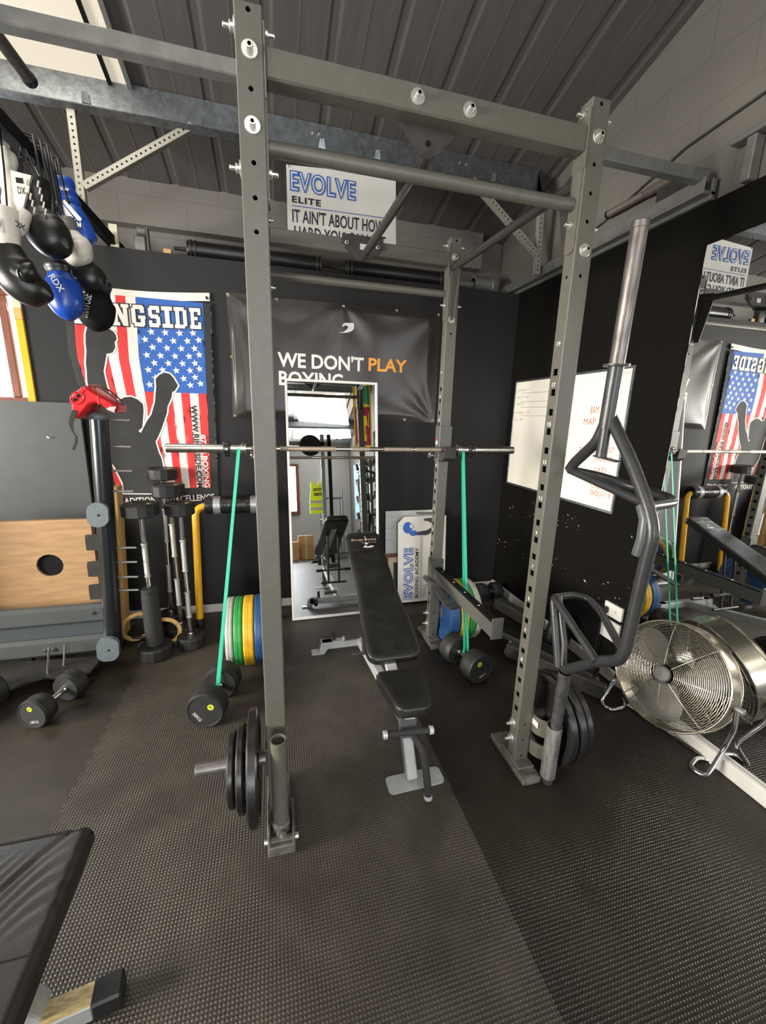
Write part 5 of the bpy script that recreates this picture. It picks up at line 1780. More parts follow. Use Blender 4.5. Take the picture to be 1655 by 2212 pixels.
# yellow frame with the taped roll
yf = thing('dip_stand', 'yellow tube stand with a black taped roll across its top against the back wall', 'stand', (-.25, 1.8, 0))
b = MB(); b.tube(fillet([(-.535, 1.74, .07), (-.522, 1.83, .945), (-.36, 1.845, .952)], .085, 10), .0265, 20)
b.build('leg', M['yellowpaint'], yf)
b = MB(); b.tube(fillet([(.035, 1.74, .07), (.04, 1.83, .945), (-.12, 1.845, .952)], .085, 10), .0265, 20)
b.build('leg', M['yellowpaint'], yf)
for x in (-.536, .036):
    b = MB(); b.lathe([(.001, 0), (.03, 0), (.03, .075), (.027, .08)], (x, 1.733, 0), (0, .1, 1), 20)
    b.build('rubber_foot', M['rubber'], yf)
b = MB(); b.lathe([(.02, 0), (.062, .002), (.066, .01), (.067, .08), (.064, .09), (.066, .2), (.064, .3), (.067, .36), (.066, .44), (.06, .448), (.02, .45)], (-.455, 1.845, .952), X_, 32)
roll = b.build('roll', M['taped'] if 'taped' in M else M['leather'], yf)
for x in (-.392, -.125):
    b = MB(); b.lathe([(.067, 0), (.0695, .001), (.0695, .05), (.067, .052)], (x, 1.845, .952), X_, 32, cap=False)
    b.build('silver_tape', M['tape'], roll)

# ---------------------------------------------------------------- red head guard on the rack post
hg = thing('head_guard', 'red leather boxing head guard hung on top of the round rack post', 'head guard', (-.91, 1.34, 1.6))
HP = [(-.938, 1.765), (-.926, 1.768), (-.910, 1.760), (-.861, 1.724), (-.806, 1.692), (-.780, 1.667), (-.786, 1.637), (-.795, 1.623), (-.829, 1.630), (-.860, 1.664), (-.885, 1.672), (-.911, 1.660), (-.936, 1.627), (-.982, 1.584), (-1.012, 1.590), (-1.014, 1.602), (-1.006, 1.666), (-1.012, 1.678), (-1.011, 1.698), (-.975, 1.737)]
HY = 1.345
KP = .955
hp3 = lambda p, y: Vector((.0656 + (p[0] - .0656) * (y + 1.4132) / (1.3 + 1.4132), y, 1.6431 + (p[1] - 1.6431) * (y + 1.4132) / (1.3 + 1.4132)))
b = MB()
lay = [(-.098, .030), (-.094, .018), (-.080, .006), (-.05, .0), (.05, .0), (.080, .006), (.094, .018), (.098, .030)]
rings_ = []
for (dy, ins) in lay:
    q = offset_poly(HP, -ins * .55) if ins else HP
    rings_.append([hp3(p, 1.3) + Vector((0, HY - 1.3 + dy, 0)) for p in q])
n = len(HP)
vs = [p for r in rings_ for p in r]
b.add(vs, [(i * n + k, i * n + (k + 1) % n, (i + 1) * n + (k + 1) % n, (i + 1) * n + k) for i in range(len(lay) - 1) for k in range(n)], 0, True)
b.add(rings_[0], [tuple(range(n))], 0, True)
b.add(rings_[-1], [tuple(range(n))[::-1]], 0, True)
g = b.build('shell', M['red'], hg)
FY = HY - .0995
W3 = lambda x, z: Vector((x, FY, z))
b = MB(); b.tube([W3(-.966 + .033 * math.cos(a) * .9 - .012 * math.sin(a), 1.698 + .026 * math.sin(a) + .018 * math.cos(a)) for a in [2 * PI * k / 28 for k in range(28)]], .0035, 8, closed=True)
b.build('ear_ring', M['red'], hg)
for (x, z) in ((-.976, 1.690), (-.958, 1.711)):
    b = MB(); b.prism([(q[0], q[1]) for q in rrect(.020, .015, .005)], W3(x, z) - Vector((0, .001, 0)), (.8, 0, .6), (-.6, 0, .8), .0015)
    b.build('ear_hole', M['matt_black'], hg)
b = MB(); b.tube([W3(-1.006, 1.675), W3(-.985, 1.682), W3(-.945, 1.72), W3(-.925, 1.742)], .0025, 8); b.tube([W3(-.865, 1.715), W3(-.868, 1.668)], .0018, 6)
b.build('piping', M['red'], hg)
b = MB()
lx, lz = Vector((.86, 0, -.5)), Vector((.5, 0, .86))
for k, (w, h) in enumerate(((.009, .010), (.009, .016), (.009, .022))):
    b.prism([(0, 0), (w, 0), (w + .004, h), (.004, h)], W3(-.822 + .0105 * k, 1.648 - .004 * k) - Vector((0, .001, 0)), (1, 0, -.25), (.3, 0, 1), .0012)
b.text('adidas', W3(-.832, 1.643) - Vector((0, .001, 0)), (.9, 0, -.42), (.42, 0, .9), .042, .012, .001, bold=.02)
b.build('logo', M['white'], hg)
b = MB()
for dy in (-.05, .02):
    b.tube([Vector((-.918, HY + dy, 1.768)), Vector((-.885, HY + dy, 1.775)), Vector((-.84, HY + dy, 1.745)), Vector((-.795, HY + dy, 1.70)), Vector((-.779, HY + dy, 1.665))], .005, 8)
b.build('crown_lace', M['brownwood'], hg)
b = MB()
sp_ = [W3(-.985, 1.632), W3(-.998, 1.60), W3(-1.012, 1.565), W3(-1.010, 1.52), W3(-.995, 1.49), W3(-.998, 1.46), W3(-1.02, 1.415)]
vs = []
for i, p in enumerate(sp_):
    w = .011 if i < 3 else .006
    vs += [p + Vector((-w, -.003, .004)), p + Vector((w, -.003, -.002))]
m_ = len(sp_) - 1
b.add(vs, [(2 * i, 2 * i + 1, 2 * i + 3, 2 * i + 2) for i in range(m_)], 0, True)
b.add([v + Vector((0, .003, 0)) for v in vs], [(2 * i, 2 * i + 2, 2 * i + 3, 2 * i + 1) for i in range(m_)], 0, True)
b.build('chin_strap', M['black'], hg)


# ---------------------------------------------------------------- gloves hung from the rail
def sweep(b, pts, rads, mi=0, n=22, side=(0, 1, 0), sub=4):
    """soft body: ellipses (ra along side, rb across) swept and smoothed along pts"""
    P_ = [Vector(p) for p in pts]
    def cr(a, i, t):
        g = lambda k: a[max(0, min(len(a) - 1, k))]
        p0, p1, p2, p3 = g(i - 1), g(i), g(i + 1), g(i + 2)
        return (p1 * 2 + (p2 - p0) * t + (p0 * 2 - p1 * 5 + p2 * 4 - p3) * t * t + (p1 * 3 - p0 - p2 * 3 + p3) * t ** 3) * .5
    Q, RA = [], []
    RV = [Vector((r[0], r[1], 0)) for r in rads]
    for i in range(len(P_) - 1):
        for k in range(sub):
            Q.append(cr(P_, i, k / sub)); RA.append(cr(RV, i, k / sub))
    Q.append(P_[-1]); RA.append(RV[-1])
    vs = []
    sd = Vector(side)
    N = len(Q)
    for i in range(N):
        T = (Q[min(i + 1, N - 1)] - Q[max(i - 1, 0)]).normalized()
        a = (sd - T * sd.dot(T)).normalized()
        c_ = T.cross(a)
        for k in range(n):
            an = 2 * PI * k / n
            vs.append(Q[i] + a * (max(RA[i].x, .002) * math.cos(an)) + c_ * (max(RA[i].y, .002) * math.sin(an)))
    fs = [(i * n + k, i * n + (k + 1) % n, (i + 1) * n + (k + 1) % n, (i + 1) * n + k) for i in range(N - 1) for k in range(n)]
    b.add(vs, fs, mi, True)
    b.add(vs[:n], [tuple(range(n))[::-1]], mi, True)
    b.add(vs[-n:], [tuple(range(n))], mi, True)
    return b


def glove(name, lb, cuff, wrist, knuck, tip, w, mb, mc, side, thumb=None, mt=None, word=None, wordm=None, hang=None, wsz=.09, cs=1.0):
    """cuff -> wrist -> knuckles -> tip of the fist (curled); w: half width across the knuckles"""
    cuff, wrist, knuck, tip = Vector(cuff), Vector(wrist), Vector(knuck), Vector(tip)
    sd = Vector(side)
    o = thing(name, lb, 'boxing glove', tuple(cuff), 'gloves hanging from the left rail')
    b = MB()
    sweep(b, [cuff, lerp(cuff, wrist, .3), lerp(cuff, wrist, .7), wrist], [(w * .66 * cs, w * .55 * cs), (w * .70 * cs, w * .58 * cs), (w * .62 * cs, w * .5 * cs), (w * .62 * cs, w * .52 * cs)], 0, 24, sd)
    cu = b.build('cuff', mc, o)
    b = MB()
    m1 = lerp(wrist, knuck, .5)
    curl = tip
    sweep(b, [lerp(wrist, cuff, .06), lerp(wrist, knuck, .3), m1, lerp(wrist, knuck, .85), lerp(knuck, tip, .35), lerp(knuck, tip, .75), tip],
          [(w * .60 * cs, w * .5 * cs), (w * .80 * (.5 + .5 * cs), w * .66 * (.5 + .5 * cs)), (w * .98, w * .78), (w * 1.02, w * .84), (w * .95, w * .8), (w * .66, w * .6), (w * .2, w * .2)], 0, 28, sd)
    bd = b.build('fist', mb, o)
    if thumb:
        b = MB()
        t0, t1, t2 = [Vector(t) for t in thumb]
        sweep(b, [t0, lerp(t0, t1, .5), t1, lerp(t1, t2, .6), t2], [(w * .3, w * .3), (w * .36, w * .36), (w * .37, w * .37), (w * .31, w * .31), (w * .1, w * .1)], 0, 18, sd)
        b.build('thumb', mt or mb, o)
    if word:
        txt, pos, ux, uy = word
        b = MB(); b.text(txt, pos, ux, uy, wsz, wsz * .36, .0015, bold=.02)
        b.build('lettering', wordm or M['white'], bd)
    if hang:
        b = MB()
        h0 = Vector(hang)
        b.tube([cuff + Vector((.012, 0, 0)), lerp(cuff, h0, .5) + Vector((.006, .004, 0)), h0, h0 + Vector((-.02, 0, .01)), lerp(cuff, h0, .5) + Vector((-.012, -.004, 0)), cuff + Vector((-.012, 0, 0))], .0035, 7)
        b.build('lace', M['black'], o)
    return o


glove('boxing_glove', 'black laced boxing glove with white padded back at the top of the cluster', (-.895, .95, 2.60), (-.895, .94, 2.47), (-.86, .92, 2.375), (-.785, .90, 2.32), .082,
      M['leather'], M['leather'], (.85, 0, .5), ((-.915, .87, 2.44), (-.928, .85, 2.40), (-.935, .845, 2.345)), M['whiteleather'], ('RDX', (-.952, .808, 2.375), (.85, -.05, -.4), (.35, -.1, .9)), M['black'], (-.93, .98, 2.73), .06)
glove('boxing_glove', 'black boxing glove with a white cuff hanging lowest on the left of the cluster', (-.972, .83, 2.43), (-.978, .82, 2.285), (-.95, .82, 2.15), (-.845, .83, 2.11), .078,
      M['leather'], M['whiteleather'], (.9, 0, .3), ((-.935, .765, 2.19), (-.89, .74, 2.17), (-.868, .745, 2.215)), M['leather'], None, None, (-.955, .86, 2.73))
sg_ = thing('shin_guard', 'blue ridged shin guard with white diagonal mark hanging behind the black laced glove', 'shin guard', (-.89, 1.2, 2.7), 'gloves hanging from the left rail')
b = MB()
cp_ = [(-.900, 1.22, 2.735), (-.897, 1.22, 2.725), (-.893, 1.217, 2.70), (-.890, 1.215, 2.682), (-.887, 1.213, 2.662), (-.884, 1.212, 2.642), (-.880, 1.21, 2.622), (-.876, 1.21, 2.602), (-.866, 1.20, 2.565), (-.848, 1.20, 2.52), (-.825, 1.19, 2.475), (-.808, 1.19, 2.445), (-.800, 1.19, 2.435)]
cr_ = [(.03, .02), (.052, .04), (.056, .044), (.050, .038), (.058, .046), (.052, .040), (.061, .048), (.055, .042), (.066, .05), (.068, .05), (.064, .046), (.058, .04), (.03, .02)]
sweep(b, cp_, cr_, 0, 26, (1, 0, .35), 3)
sb_ = b.build('body', M['blueleather'], sg_)
b = MB()
q0 = Vector((-.862, 1.1385, 2.545))
su, sv = Vector((1, 0, .0)), Vector((0, -.02, 1))
b.prism([(-.012, .058), (.000, .066), (.062, -.005), (.058, -.016), (.044, -.016)], q0, su, sv, .0015)
b.prism([(-.018, .048), (-.013, .052), (.036, -.016), (-.004, -.016)], q0, su, sv, .0015)
b.text('RDX', q0 + su * .056 - sv * .022, -su, -sv, .075, .020, .0015, bold=.03)
b.build('mark', M['white'], sb_)
b = MB(); b.text('AQUA', Vector((-.845, 1.160, 2.672)), -su, -sv, .06, .014, .0012, bold=.03)
b.build('cuff_lettering', M['offwhite'], sb_)
b = MB(); b.tube([(-.91, 1.22, 2.71), (-.935, 1.23, 2.79), (-.95, 1.24, 2.79), (-.93, 1.24, 2.70)], .006, 7)
b.build('strap', M['black'], sg_)
glove('boxing_glove', 'white leather glove peeping out below the black laced fist', (-.85, 1.06, 2.50), (-.835, 1.06, 2.44), (-.81, 1.06, 2.37), (-.765, 1.05, 2.33), .07,
      M['whiteleather'], M['greysteel'], (.6, 0, .7), None, None, None, None, (-.94, 1.1, 2.73))
glove('boxing_glove', 'blue rounded glove with white lettering at the bottom of the cluster', (-.885, 1.02, 2.30), (-.88, 1.02, 2.25), (-.865, 1.00, 2.16), (-.85, .99, 2.05), .077,
      M['blueleather'], M['black'], (.95, 0, .25), None, None, ('RDX', (-.885, .918, 2.215), (.5, -.05, -.86), (.86, -.1, .5)), M['white'], None, .075)
glove('boxing_glove', 'plain black glove lying across the cluster above the flag corner', (-.91, 1.12, 2.33), (-.86, 1.12, 2.31), (-.79, 1.11, 2.275), (-.725, 1.10, 2.23), .072,
      M['leather'], M['leather'], (.3, 0, .9), None, None, None, None, None)
glove('boxing_glove', 'black glove with grey slanted lettering overlapping the corner of the flag', (-.765, 1.16, 2.27), (-.77, 1.15, 2.21), (-.785, 1.13, 2.12), (-.795, 1.12, 2.03), .082,
      M['matt_black'], M['leather'], (.95, 0, .1), None, None, ('BRAVOSE', (-.80, 1.055, 2.075), (.3, -.02, .95), (-.95, 0, .3)), M['greyprint'], None, .11)
# white padding, lacing and prints
g0 = bpy.data.objects['boxing_glove']
b = MB()
sweep(b, [(-.978, .94, 2.70), (-.982, .94, 2.685), (-.983, .94, 2.65), (-.985, .94, 2.622), (-.985, .94, 2.595), (-.986, .94, 2.562), (-.986, .94, 2.535), (-.984, .93, 2.49), (-.978, .92, 2.44), (-.965, .91, 2.41)],
      [(.012, .012), (.032, .026), (.038, .03), (.031, .025), (.038, .03), (.038, .03), (.031, .025), (.040, .03), (.035, .03), (.01, .01)], 0, 20, (1, 0, 0), 3)
b.build('back_padding', M['whiteleather'], g0)
b = MB()
b.prism([(0, 0), (.075, -.01), (.02, -.14), (-.01, -.15)], (-.955, .905, 2.60), (1, -.1, 0), (0, -.05, 1), .012)
cp = b.build('inner_panel', M['whiteleather'], g0)
b = MB(); b.box(-.940, -.915, .8885, .8895, 2.555, 2.575); b.text('DX', (-.938, .888, 2.515), (1, -.1, 0), (0, -.05, 1), .03, .025, .001, bold=.02)
b.build('cuff_print', M['black'], cp)
for s_ in (-1, 1):
    for k in range(5):
        a = Vector((-.875 + .02 * s_ + .004 * k, .872 - .002 * k, 2.555 - .026 * k))
        b = MB(); b.tube([a + Vector((.004, 0, .012)), a, a + Vector((-.003, 0, -.012))], .0035, 8)
        b.build('lacing', M['whiteleather'], g0)
b = MB(); b.box(-1.005, -.955, .7595, .7605, 2.325, 2.375); b.lathe([(.011, 0), (.011, .002), (.015, .002), (.015, 0)], (-.975, .759, 2.35), (0, -1, 0), 20, 1)
b.build('cuff_print', [M['greyprint'], M['black']], bpy.data.objects['boxing_glove.001'])
wr = thing('hand_wraps', 'bundle of black straps looped over the left rail above the gloves', 'straps', (-.94, 1.08, 2.6))
for k in range(7):
    x, y = -.93 + .012 * (k % 3), 1.0 + .032 * k
    L_ = .22 + .05 * ((k * 37) % 5) / 5
    b = MB(); b.tube([(x - .03, y, 2.70), (x - .02, y, 2.795), (x + .03, y, 2.79), (x + .035, y, 2.7), (x + .04 + .01 * (k % 2), y + .01, 2.70 - L_ * .5), (x + .03 + .012 * (k % 3), y, 2.70 - L_)], .006, 7)
    b.build('strap', M['black'], wr)

# pole resting on the overhead frame
o = thing('round_pole', 'round steel pole with black end cap lying on the overhead frame at top left', 'pole', (-.75, .2, 2.84))
b = MB(); b.cyl((-.80, -.9, 2.848), (-.782, .735, 2.848), .022, 22)
b.build('tube', M['pegsteel'], o)
b = MB(); b.lathe([(.0225, 0), (.0245, 0), (.0245, .02), (.021, .024), (.001, .024)], (-.782, .73, 2.848), (0, 1, 0), 22, cap=False)
b.build('end_cap', M['black'], o)

# ---------------------------------------------------------------- things lying on top of the back partition
for x0, x1, lb in ((-.50, .48, 'black padded roll lying on top of the back partition, left of the gap'), (.66, 1.52, 'black padded roll lying on top of the back partition, right of the gap')):
    o = thing('padded_roll', lb, 'roll', ((x0 + x1) / 2, 2.2, 2.76), 'padded rolls on the partition')
    b = MB(); b.lathe([(.02, 0), (.058, .002), (.062, .012), (.062, x1 - x0 - .012), (.058, x1 - x0 - .002), (.02, x1 - x0)], (x0, 2.2, 2.80), X_, 26)
    b.build('pad', M['leather'], o)
    for e in (x0 + .02, x0 + .05, x1 - .045, x1 - .02):
        b = MB(); b.lathe([(.062, 0), (.068, .003), (.068, .012), (.062, .015)], (e, 2.2, 2.80), X_, 26, cap=False)
        b.build('end_ring', M['rackdark'], o)
    b = MB(); b.cyl((x0 - .09, 2.2, 2.80), (x1 + .09, 2.2, 2.80), .012, 12)
    b.build('rod', M['rackdark'], o)
b = MB(); b.box(-1.6, XR, 2.022, 2.398, 2.68, 2.70)
tag(b.build('shelf_board', M['rackdark']), 'dark shelf board along the top of the back partition holding the rolls', 'shelf')
for (x, w, h, m, nm, lb, cat) in ((-.93, .05, .15, 'cream', 'cream_block', 'cream painted block standing on the partition near the gloves', 'block'), (-.76, .1, .13, 'greysteel', 'grey_clamp', 'grey clamp-like fitting on the partition left of the rolls', 'fitting'), (-.60, .05, .03, 'cardboard', 'wood_offcut', 'small yellowish offcut on the edge of the partition', 'offcut')):
    M.setdefault('cream', mat('cream_paint', (.6, .58, .44), .5))
    o = thing(nm, lb, cat, (x, 2.06, 2.70))
    b = MB()
    if nm == 'grey_clamp':
        b.box(x - .05, x + .02, 2.04, 2.1, 2.70, 2.80, 0, .006); b.cyl((x + .03, 2.07, 2.83), (x - .03, 2.07, 2.83), .035, 18, ch=.006)
        b.box(x + .03, x + .038, 2.04, 2.1, 2.70, 2.86, 0, .002)
    elif nm == 'cream_block':
        b.prism([(-w / 2, 0), (w / 2, 0), (w / 2, h), (-w / 2, h), (-w / 2, h * .5)], (x, 2.06, 2.70), (1, 0, 0), (0, 0, 1), .02)
    else:
        b.box(x - w / 2, x + w / 2, 2.005, 2.04, 2.70, 2.70 + h, 0, .003)
    b.build('body', M[m], o)
o = thing('dust_duct', 'short grey pipe end on the partition beside the right rear post', 'pipe', (1.86, 2.2, 2.76))
b = MB(); b.lathe([(.05, 0), (.065, 0), (.065, .16), (.07, .165), (.07, .18), (.05, .18)], (1.80, 2.2, 2.80), X_, 24, cap=False)
b.cyl((1.64, 2.2, 2.79), (1.8, 2.2, 2.79), .03, 14)
b.build('pipe', M['greysteel'], o)

# fittings on the upper right wall
o = thing('conduit_pipe', 'ribbed pipe with a black open end running along the upper right wall', 'pipe', (2.1, .85, 2.91))
b = MB()
prof = [(.02, 0)]
for k in range(22):
    z = .01 + k * .012
    prof += [(.0215, z), (.0195, z + .006)]
prof += [(.024, .29), (.024, .5)]
b.lathe(prof, (2.13, 1.04, 2.91), (0, -1, -.03), 20, cap=False)
b.build('pipe', M['brownpipe'], o)
b = MB(); b.lathe([(.001, 0), (.019, 0), (.022, -.004), (.022, .012)], (2.13, 1.04, 2.91), (0, -1, -.03), 18, cap=False)
b.build('open_end', M['matt_black'], o)
b = MB(); b.box(2.1, XR + .02, .44, .66, 2.80, 2.87, 0, .004)
b.build('saddle', M['rackdark'], o)
o = thing('steel_bracket', 'grey T-shaped steel channel bracket on the wall above the big mirror', 'bracket', (2.12, .2, 2.7))
b = MB(); b.box(2.11, 2.165, .185, .225, 2.70, 2.875, 0, .004)
b.build('upright', M['galvdark'] if 'galvdark' in M else M['greysteel'], o)
b = MB(); b.box(2.105, 2.165, -.6, .30, 2.878, 2.9, 0, .004)
b.build('arm', M['greysteel'], o)
o = MB(); o.tube([(XR + .012, 2.3, 2.62 + .14), (XR + .012, 1.6, 2.82), (XR + .012, 1.1, 2.90), (XR + .012, .58, 3.03), (XR + .012, .2, 3.05), (XR + .012, -1.2, 3.12)], .006, 8)
tag(o.build('wall_cable', M['rackdark']), 'thin dark cable clipped along the upper right wall', 'cable')

# ---------------------------------------------------------------- floor fan
FC, FA = Vector((1.985, -.035, .41)), Vector((-.94, -.16, .30)).normalized()
fn_ = thing('floor_fan', 'chrome drum floor fan with wire grille tilted up beside the big mirror', 'fan', (1.9, -.07, 0))
fa, fb = MB().frame(FA)
R0 = .258
b = MB()
nr = 28
for k in range(nr):
    r = .055 + (R0 - .055) * k / (nr - 1)
    dz = .055 * math.sqrt(max(0, 1 - (r / (R0 + .01)) ** 2))
    b.tube(b.ring(FC + FA * (.05 + dz), fa, fb, r, 56), .0010, 5, closed=True)
b.build('front_grille', M['chromewarm'], fn_)
b = MB()
for k in range(0, nr, 2):
    r = .07 + (R0 - .07) * k / (nr - 1)
    dz = .04 * math.sqrt(max(0, 1 - (r / (R0 + .01)) ** 2))
    b.tube(b.ring(FC - FA * (.055 + dz), fa, fb, r, 48), .0013, 5, closed=True)
b.build('rear_grille', M['chromewarm'], fn_)
b = MB()
for k in range(8):
    a = 2 * PI * k / 8 + .2
    dr = fa * math.cos(a) + fb * math.sin(a)
    for sg, base, dome in ((1, .048, .055), (-1, .053, .04)):
        b.tube([FC + FA * sg * (base + dome * math.sqrt(max(0, 1 - (r / (R0 + .01)) ** 2))) + dr * r for r in (.05, .1, .15, .2, .245, .27)], .0022, 6)
b.build('spokes', M['chromewarm'], fn_)
b = MB(); b.lathe([(R0 + .001, -.055), (R0 + .004, -.055), (R0 + .004, .05), (R0 + .001, .05)], FC, FA, 64, cap=False)
for s in (-.055, .05):
    b.tube(b.ring(FC + FA * s, fa, fb, R0 + .004, 64), .005, 8, closed=True)
b.build('drum_band', M['chromewarm'], fn_)
b = MB(); b.lathe([(.001, .110), (.033, .108), (.038, .104), (.038, .095)], FC, FA, 32, cap=False)
b.build('hub_badge', M['rackshade'], fn_)
b = MB(); b.lathe([(.001, .05), (.045, .045), (.05, .02), (.05, -.02), (.06, -.03), (.065, -.08), (.05, -.1), (.001, -.105)], FC, FA, 28, cap=False)
b.build('motor', M['matt_black'], fn_)
for k in range(3):
    a0 = 2 * PI * k / 3 + 1.2
    b = MB()

    def blade(u, v, a0=a0):
        r = .05 + .195 * v
        w = .50 * (1 - .35 * v) + .3 * math.sin(v * PI)
        a = a0 + (u - .5) * w * 1.7 + .12 * v
        if v > .9:
            a = a0 + (u - .5) * w * 1.7 * (1 - (v - .9) * 3) + .12 * v
        return FC + (fa * math.cos(a) + fb * math.sin(a)) * r + FA * ((u - .5) * -.07 + .005)
    b.grid(blade, 12, 10)
    b.grid(lambda u, v: blade(1 - u, v) - FA * .002, 12, 10)
    b.build('blade', M['blade'], fn_)
b = MB()
dn = Vector((0, 0, -1))
lat = FA.cross(Vector((0, 0, 1))).normalized()
if lat.x < 0:
    lat = -lat
for sg in (-1, 1):
    e = FC + lat * sg * (R0 + .012) - FA * .01
    ground = FC.z - .012
    fwd2 = Vector((FA.x, FA.y, 0)).normalized()
    q = MB()
    base = Vector((FC.x + .06, FC.y + .06, .012)) + lat * sg * .285
    q.tube(fillet([e + Vector((0, 0, .0)), e + Vector((0, 0, -.1)) + lat * sg * .01, base - fwd2 * .02 + Vector((0, 0, .14)), base + fwd2 * .09, base + fwd2 * .10 - lat * sg * .07, base - fwd2 * .01 - lat * sg * .09, base - fwd2 * .06 - lat * sg * .03], .04, 6), .0105, 14)
    q.build('leg', M['chrome'], fn_)
    q = MB(); q.cyl(e - lat * sg * .02, e + lat * sg * .03, .014, 16, ch=.003)
    q.build('pivot_knob', M['greysteel'], fn_)
b = MB(); b.tube([Vector((FC.x, FC.y, .012)) + Vector((.11, .02, 0)) - lat * .25, Vector((FC.x, FC.y, .012)) + Vector((.11, .02, 0)) + lat * .25], .0105, 12)
b.build('cross_bar', M['chrome'], fn_)

# grey steel bar lying behind the right front post
o = thing('box_section_bar', 'grey steel box section lying on the floor behind the right front post', 'bar', (2.02, 1.48, 0))
b = MB(); b.bar((1.955, 1.57, .05), (2.07, 1.12, .05), .09, .095, (0, 0, 1), 0, .008)
b.build('section', M['rackshade'], o)
o = thing('small_bench_frame', 'dark folded bench frame on the floor between the trap bar and the right wall', 'bench', (1.9, .75, 0))
b = MB(); b.bar((1.66, .98, .13), (1.98, .42, .1), .14, .05, (0, 0, 1), 0, .012)
b.build('pad', M['leather'], o)
b = MB(); b.bar((1.62, .86, .06), (1.95, .30, .06), .05, .1, (0, 0, 1), 0, .006)
b.build('rail', M['rackdark'], o)
b = MB(); b.bar((1.93, .32, .075), (1.985, .36, .075), .003, .02); 
b.build('sticker', M['offwhite'], o)
for p0, p1 in (((1.64, .90, .0), (1.66, .87, .12)), ((1.97, .36, .0), (1.96, .4, .1)), ((1.80, .74, .0), (1.80, .72, .12))):
    b = MB(); b.cyl(p0, p1, .016, 12)
    b.build('leg', M['greysteel'], o)
b = MB(); b.ell((1.98, .80, .16), .10, .07, .16)
b.build('roller', M['leather'], o)
b = MB(); b.cyl((1.70, .85, .125), (1.74, .80, .125), .02, 14, ch=.003)
b.build('end_cap', M['chrome'], o)

# ---------------------------------------------------------------- bench in the bottom left corner
fbn = thing('flat_bench', 'black bench with creased vinyl pad and white frame cut off at the bottom left corner', 'bench', (-.7, -.8, 0))
b = MB()


def crease(u, v):
    x, y = lerp(-.86, -.490, u), lerp(-1.5, -.268, v)
    x += .012 * v * 0 + (u - .5) * -.02 * (1 - v) * 2 * 0
    x = lerp(lerp(-.86, -.86, v), lerp(-.455, -.492, v), u)
    e = min(u, 1 - u) * .37
    ev = min(v, 1 - v) * 1.23
    z = .452
    for q in (e, ev):
        if q < .022:
            z -= .02 * (1 - math.sqrt(max(0, 1 - ((.022 - q) / .022) ** 2)))
    band = max(0, 1 - abs((v - .865) / .10))
    z += .0022 * math.sin((v * 1.23 + .12 * math.sin(u * 5)) * 130) * min(1, band * 1.6)
    d = abs((u - .72) * .8 - (v - .93) * 2.2)
    z -= .006 * max(0, 1 - d / .03) * (v > .83)
    d2 = abs((u - .35) + (v - .88) * 3)
    z -= .004 * max(0, 1 - d2 / .05) * (v > .8)
    return Vector((x, y, z))


b.grid(crease, 60, 130)
def side(pts):
    vs = []
    for p in pts:
        vs += [p, Vector((p.x, p.y, .385))]
    b.add(vs, [(2 * i, 2 * i + 1, 2 * i + 3, 2 * i + 2) for i in range(len(pts) - 1)], 0)
side([crease(1, k / 60) for k in range(61)][::-1]); side([crease(k / 30, 1) for k in range(31)]); side([crease(0, k / 60) for k in range(61)])
b.add([crease(0, 0) * 1, crease(1, 0), crease(1, 1), crease(0, 1)], [(0, 3, 2, 1)])
for i in range(4):
    b.v[-4 + i].z = .385
b.build('pad', M['oldvinyl'], fbn)
for v in (.745, .985):
    b = MB(); b.tube([crease(u, v) + Vector((0, 0, .0012)) for u in [k / 20 for k in range(1, 20)]], .0015, 6)
    b.build('seam', M['leather'], fbn)
b = MB(); b.bar((-.61, -.44, .05), (-.63, -.55, .385), .06, .06, (0, 1, 0), 0, .004)
b.build('front_post', M['silver'], fbn)
b = MB(); b.bar((-.95, -.515, .033), (-.47, -.447, .033), .06, .055, (0, 0, 1), 0, .003)
fb_ = b.build('foot_bar', M['silver'], fbn)
b = MB(); b.bar((-.585, -.463, .0612), (-.472, -.447, .0612), .055, .0012, (0, 0, 1), 0)
b.build('worn_tape', M['taperemain'], fb_)
b = MB(); b.bar((-.472, -.447, .033), (-.40, -.437, .033), .066, .06, (0, 0, 1), 0, .006)
b.build('end_cap', M['black'], fbn)
b = MB(); b.bar((-.655, -.45, .33), (-.65, -1.3, .33), .05, .06, (0, 0, 1), 0, .004)
b.build('spine', M['silver'], fbn)
b = MB(); b.bar((-.95, -1.36, .033), (-.4, -1.36, .033), .06, .06, (0, 0, 1), 0, .003); b.bar((-.65, -1.36, .06), (-.65, -1.28, .36), .06, .06, (0, 1, 0), 0, .004)
b.build('rear_foot', M['silver'], fbn)


# ---------------------------------------------------------------- the room behind the camera, seen in the leaning mirror
lt = thing('pulldown_tower', 'dark cable pulldown tower reflected in the leaning mirror, behind the camera', 'gym machine', (1.0, -2.6, 0))
for x in (.99, 1.12):
    b = MB(); b.box(x - .035, x + .035, -2.65, -2.58, 0, 2.5, 0, .004)
    b.build('upright', M['greysteel'] if x < 1 else M['matt_black'], lt)
b = MB(); b.box(.15, 1.17, -2.65, -2.58, 2.28, 2.36, 0, .004)
b.build('top_beam', M['rackshade'], lt)
b = MB(); b.lathe([(.02, 0), (.19, 0), (.2, .01), (.2, .03), (.19, .04), (.02, .04)], (.76, -2.57, 2.28), (0, 1, 0), 36)
b.build('pulley_wheel', M['matt_black'], lt)
b = MB(); b.box(.9, 1.2, -2.9, -2.3, 0, .06, 0, .004)
b.build('base', M['rackdark'], lt)
b = MB(); b.tube([(.9, -2.57, 2.3), (.91, -2.55, 1.7), (.86, -2.54, 1.55), (.93, -2.54, 1.5), (.92, -2.55, 1.7), (.93, -2.57, 2.3)], .006, 8)
b.build('rope', M['offwhite'], lt)
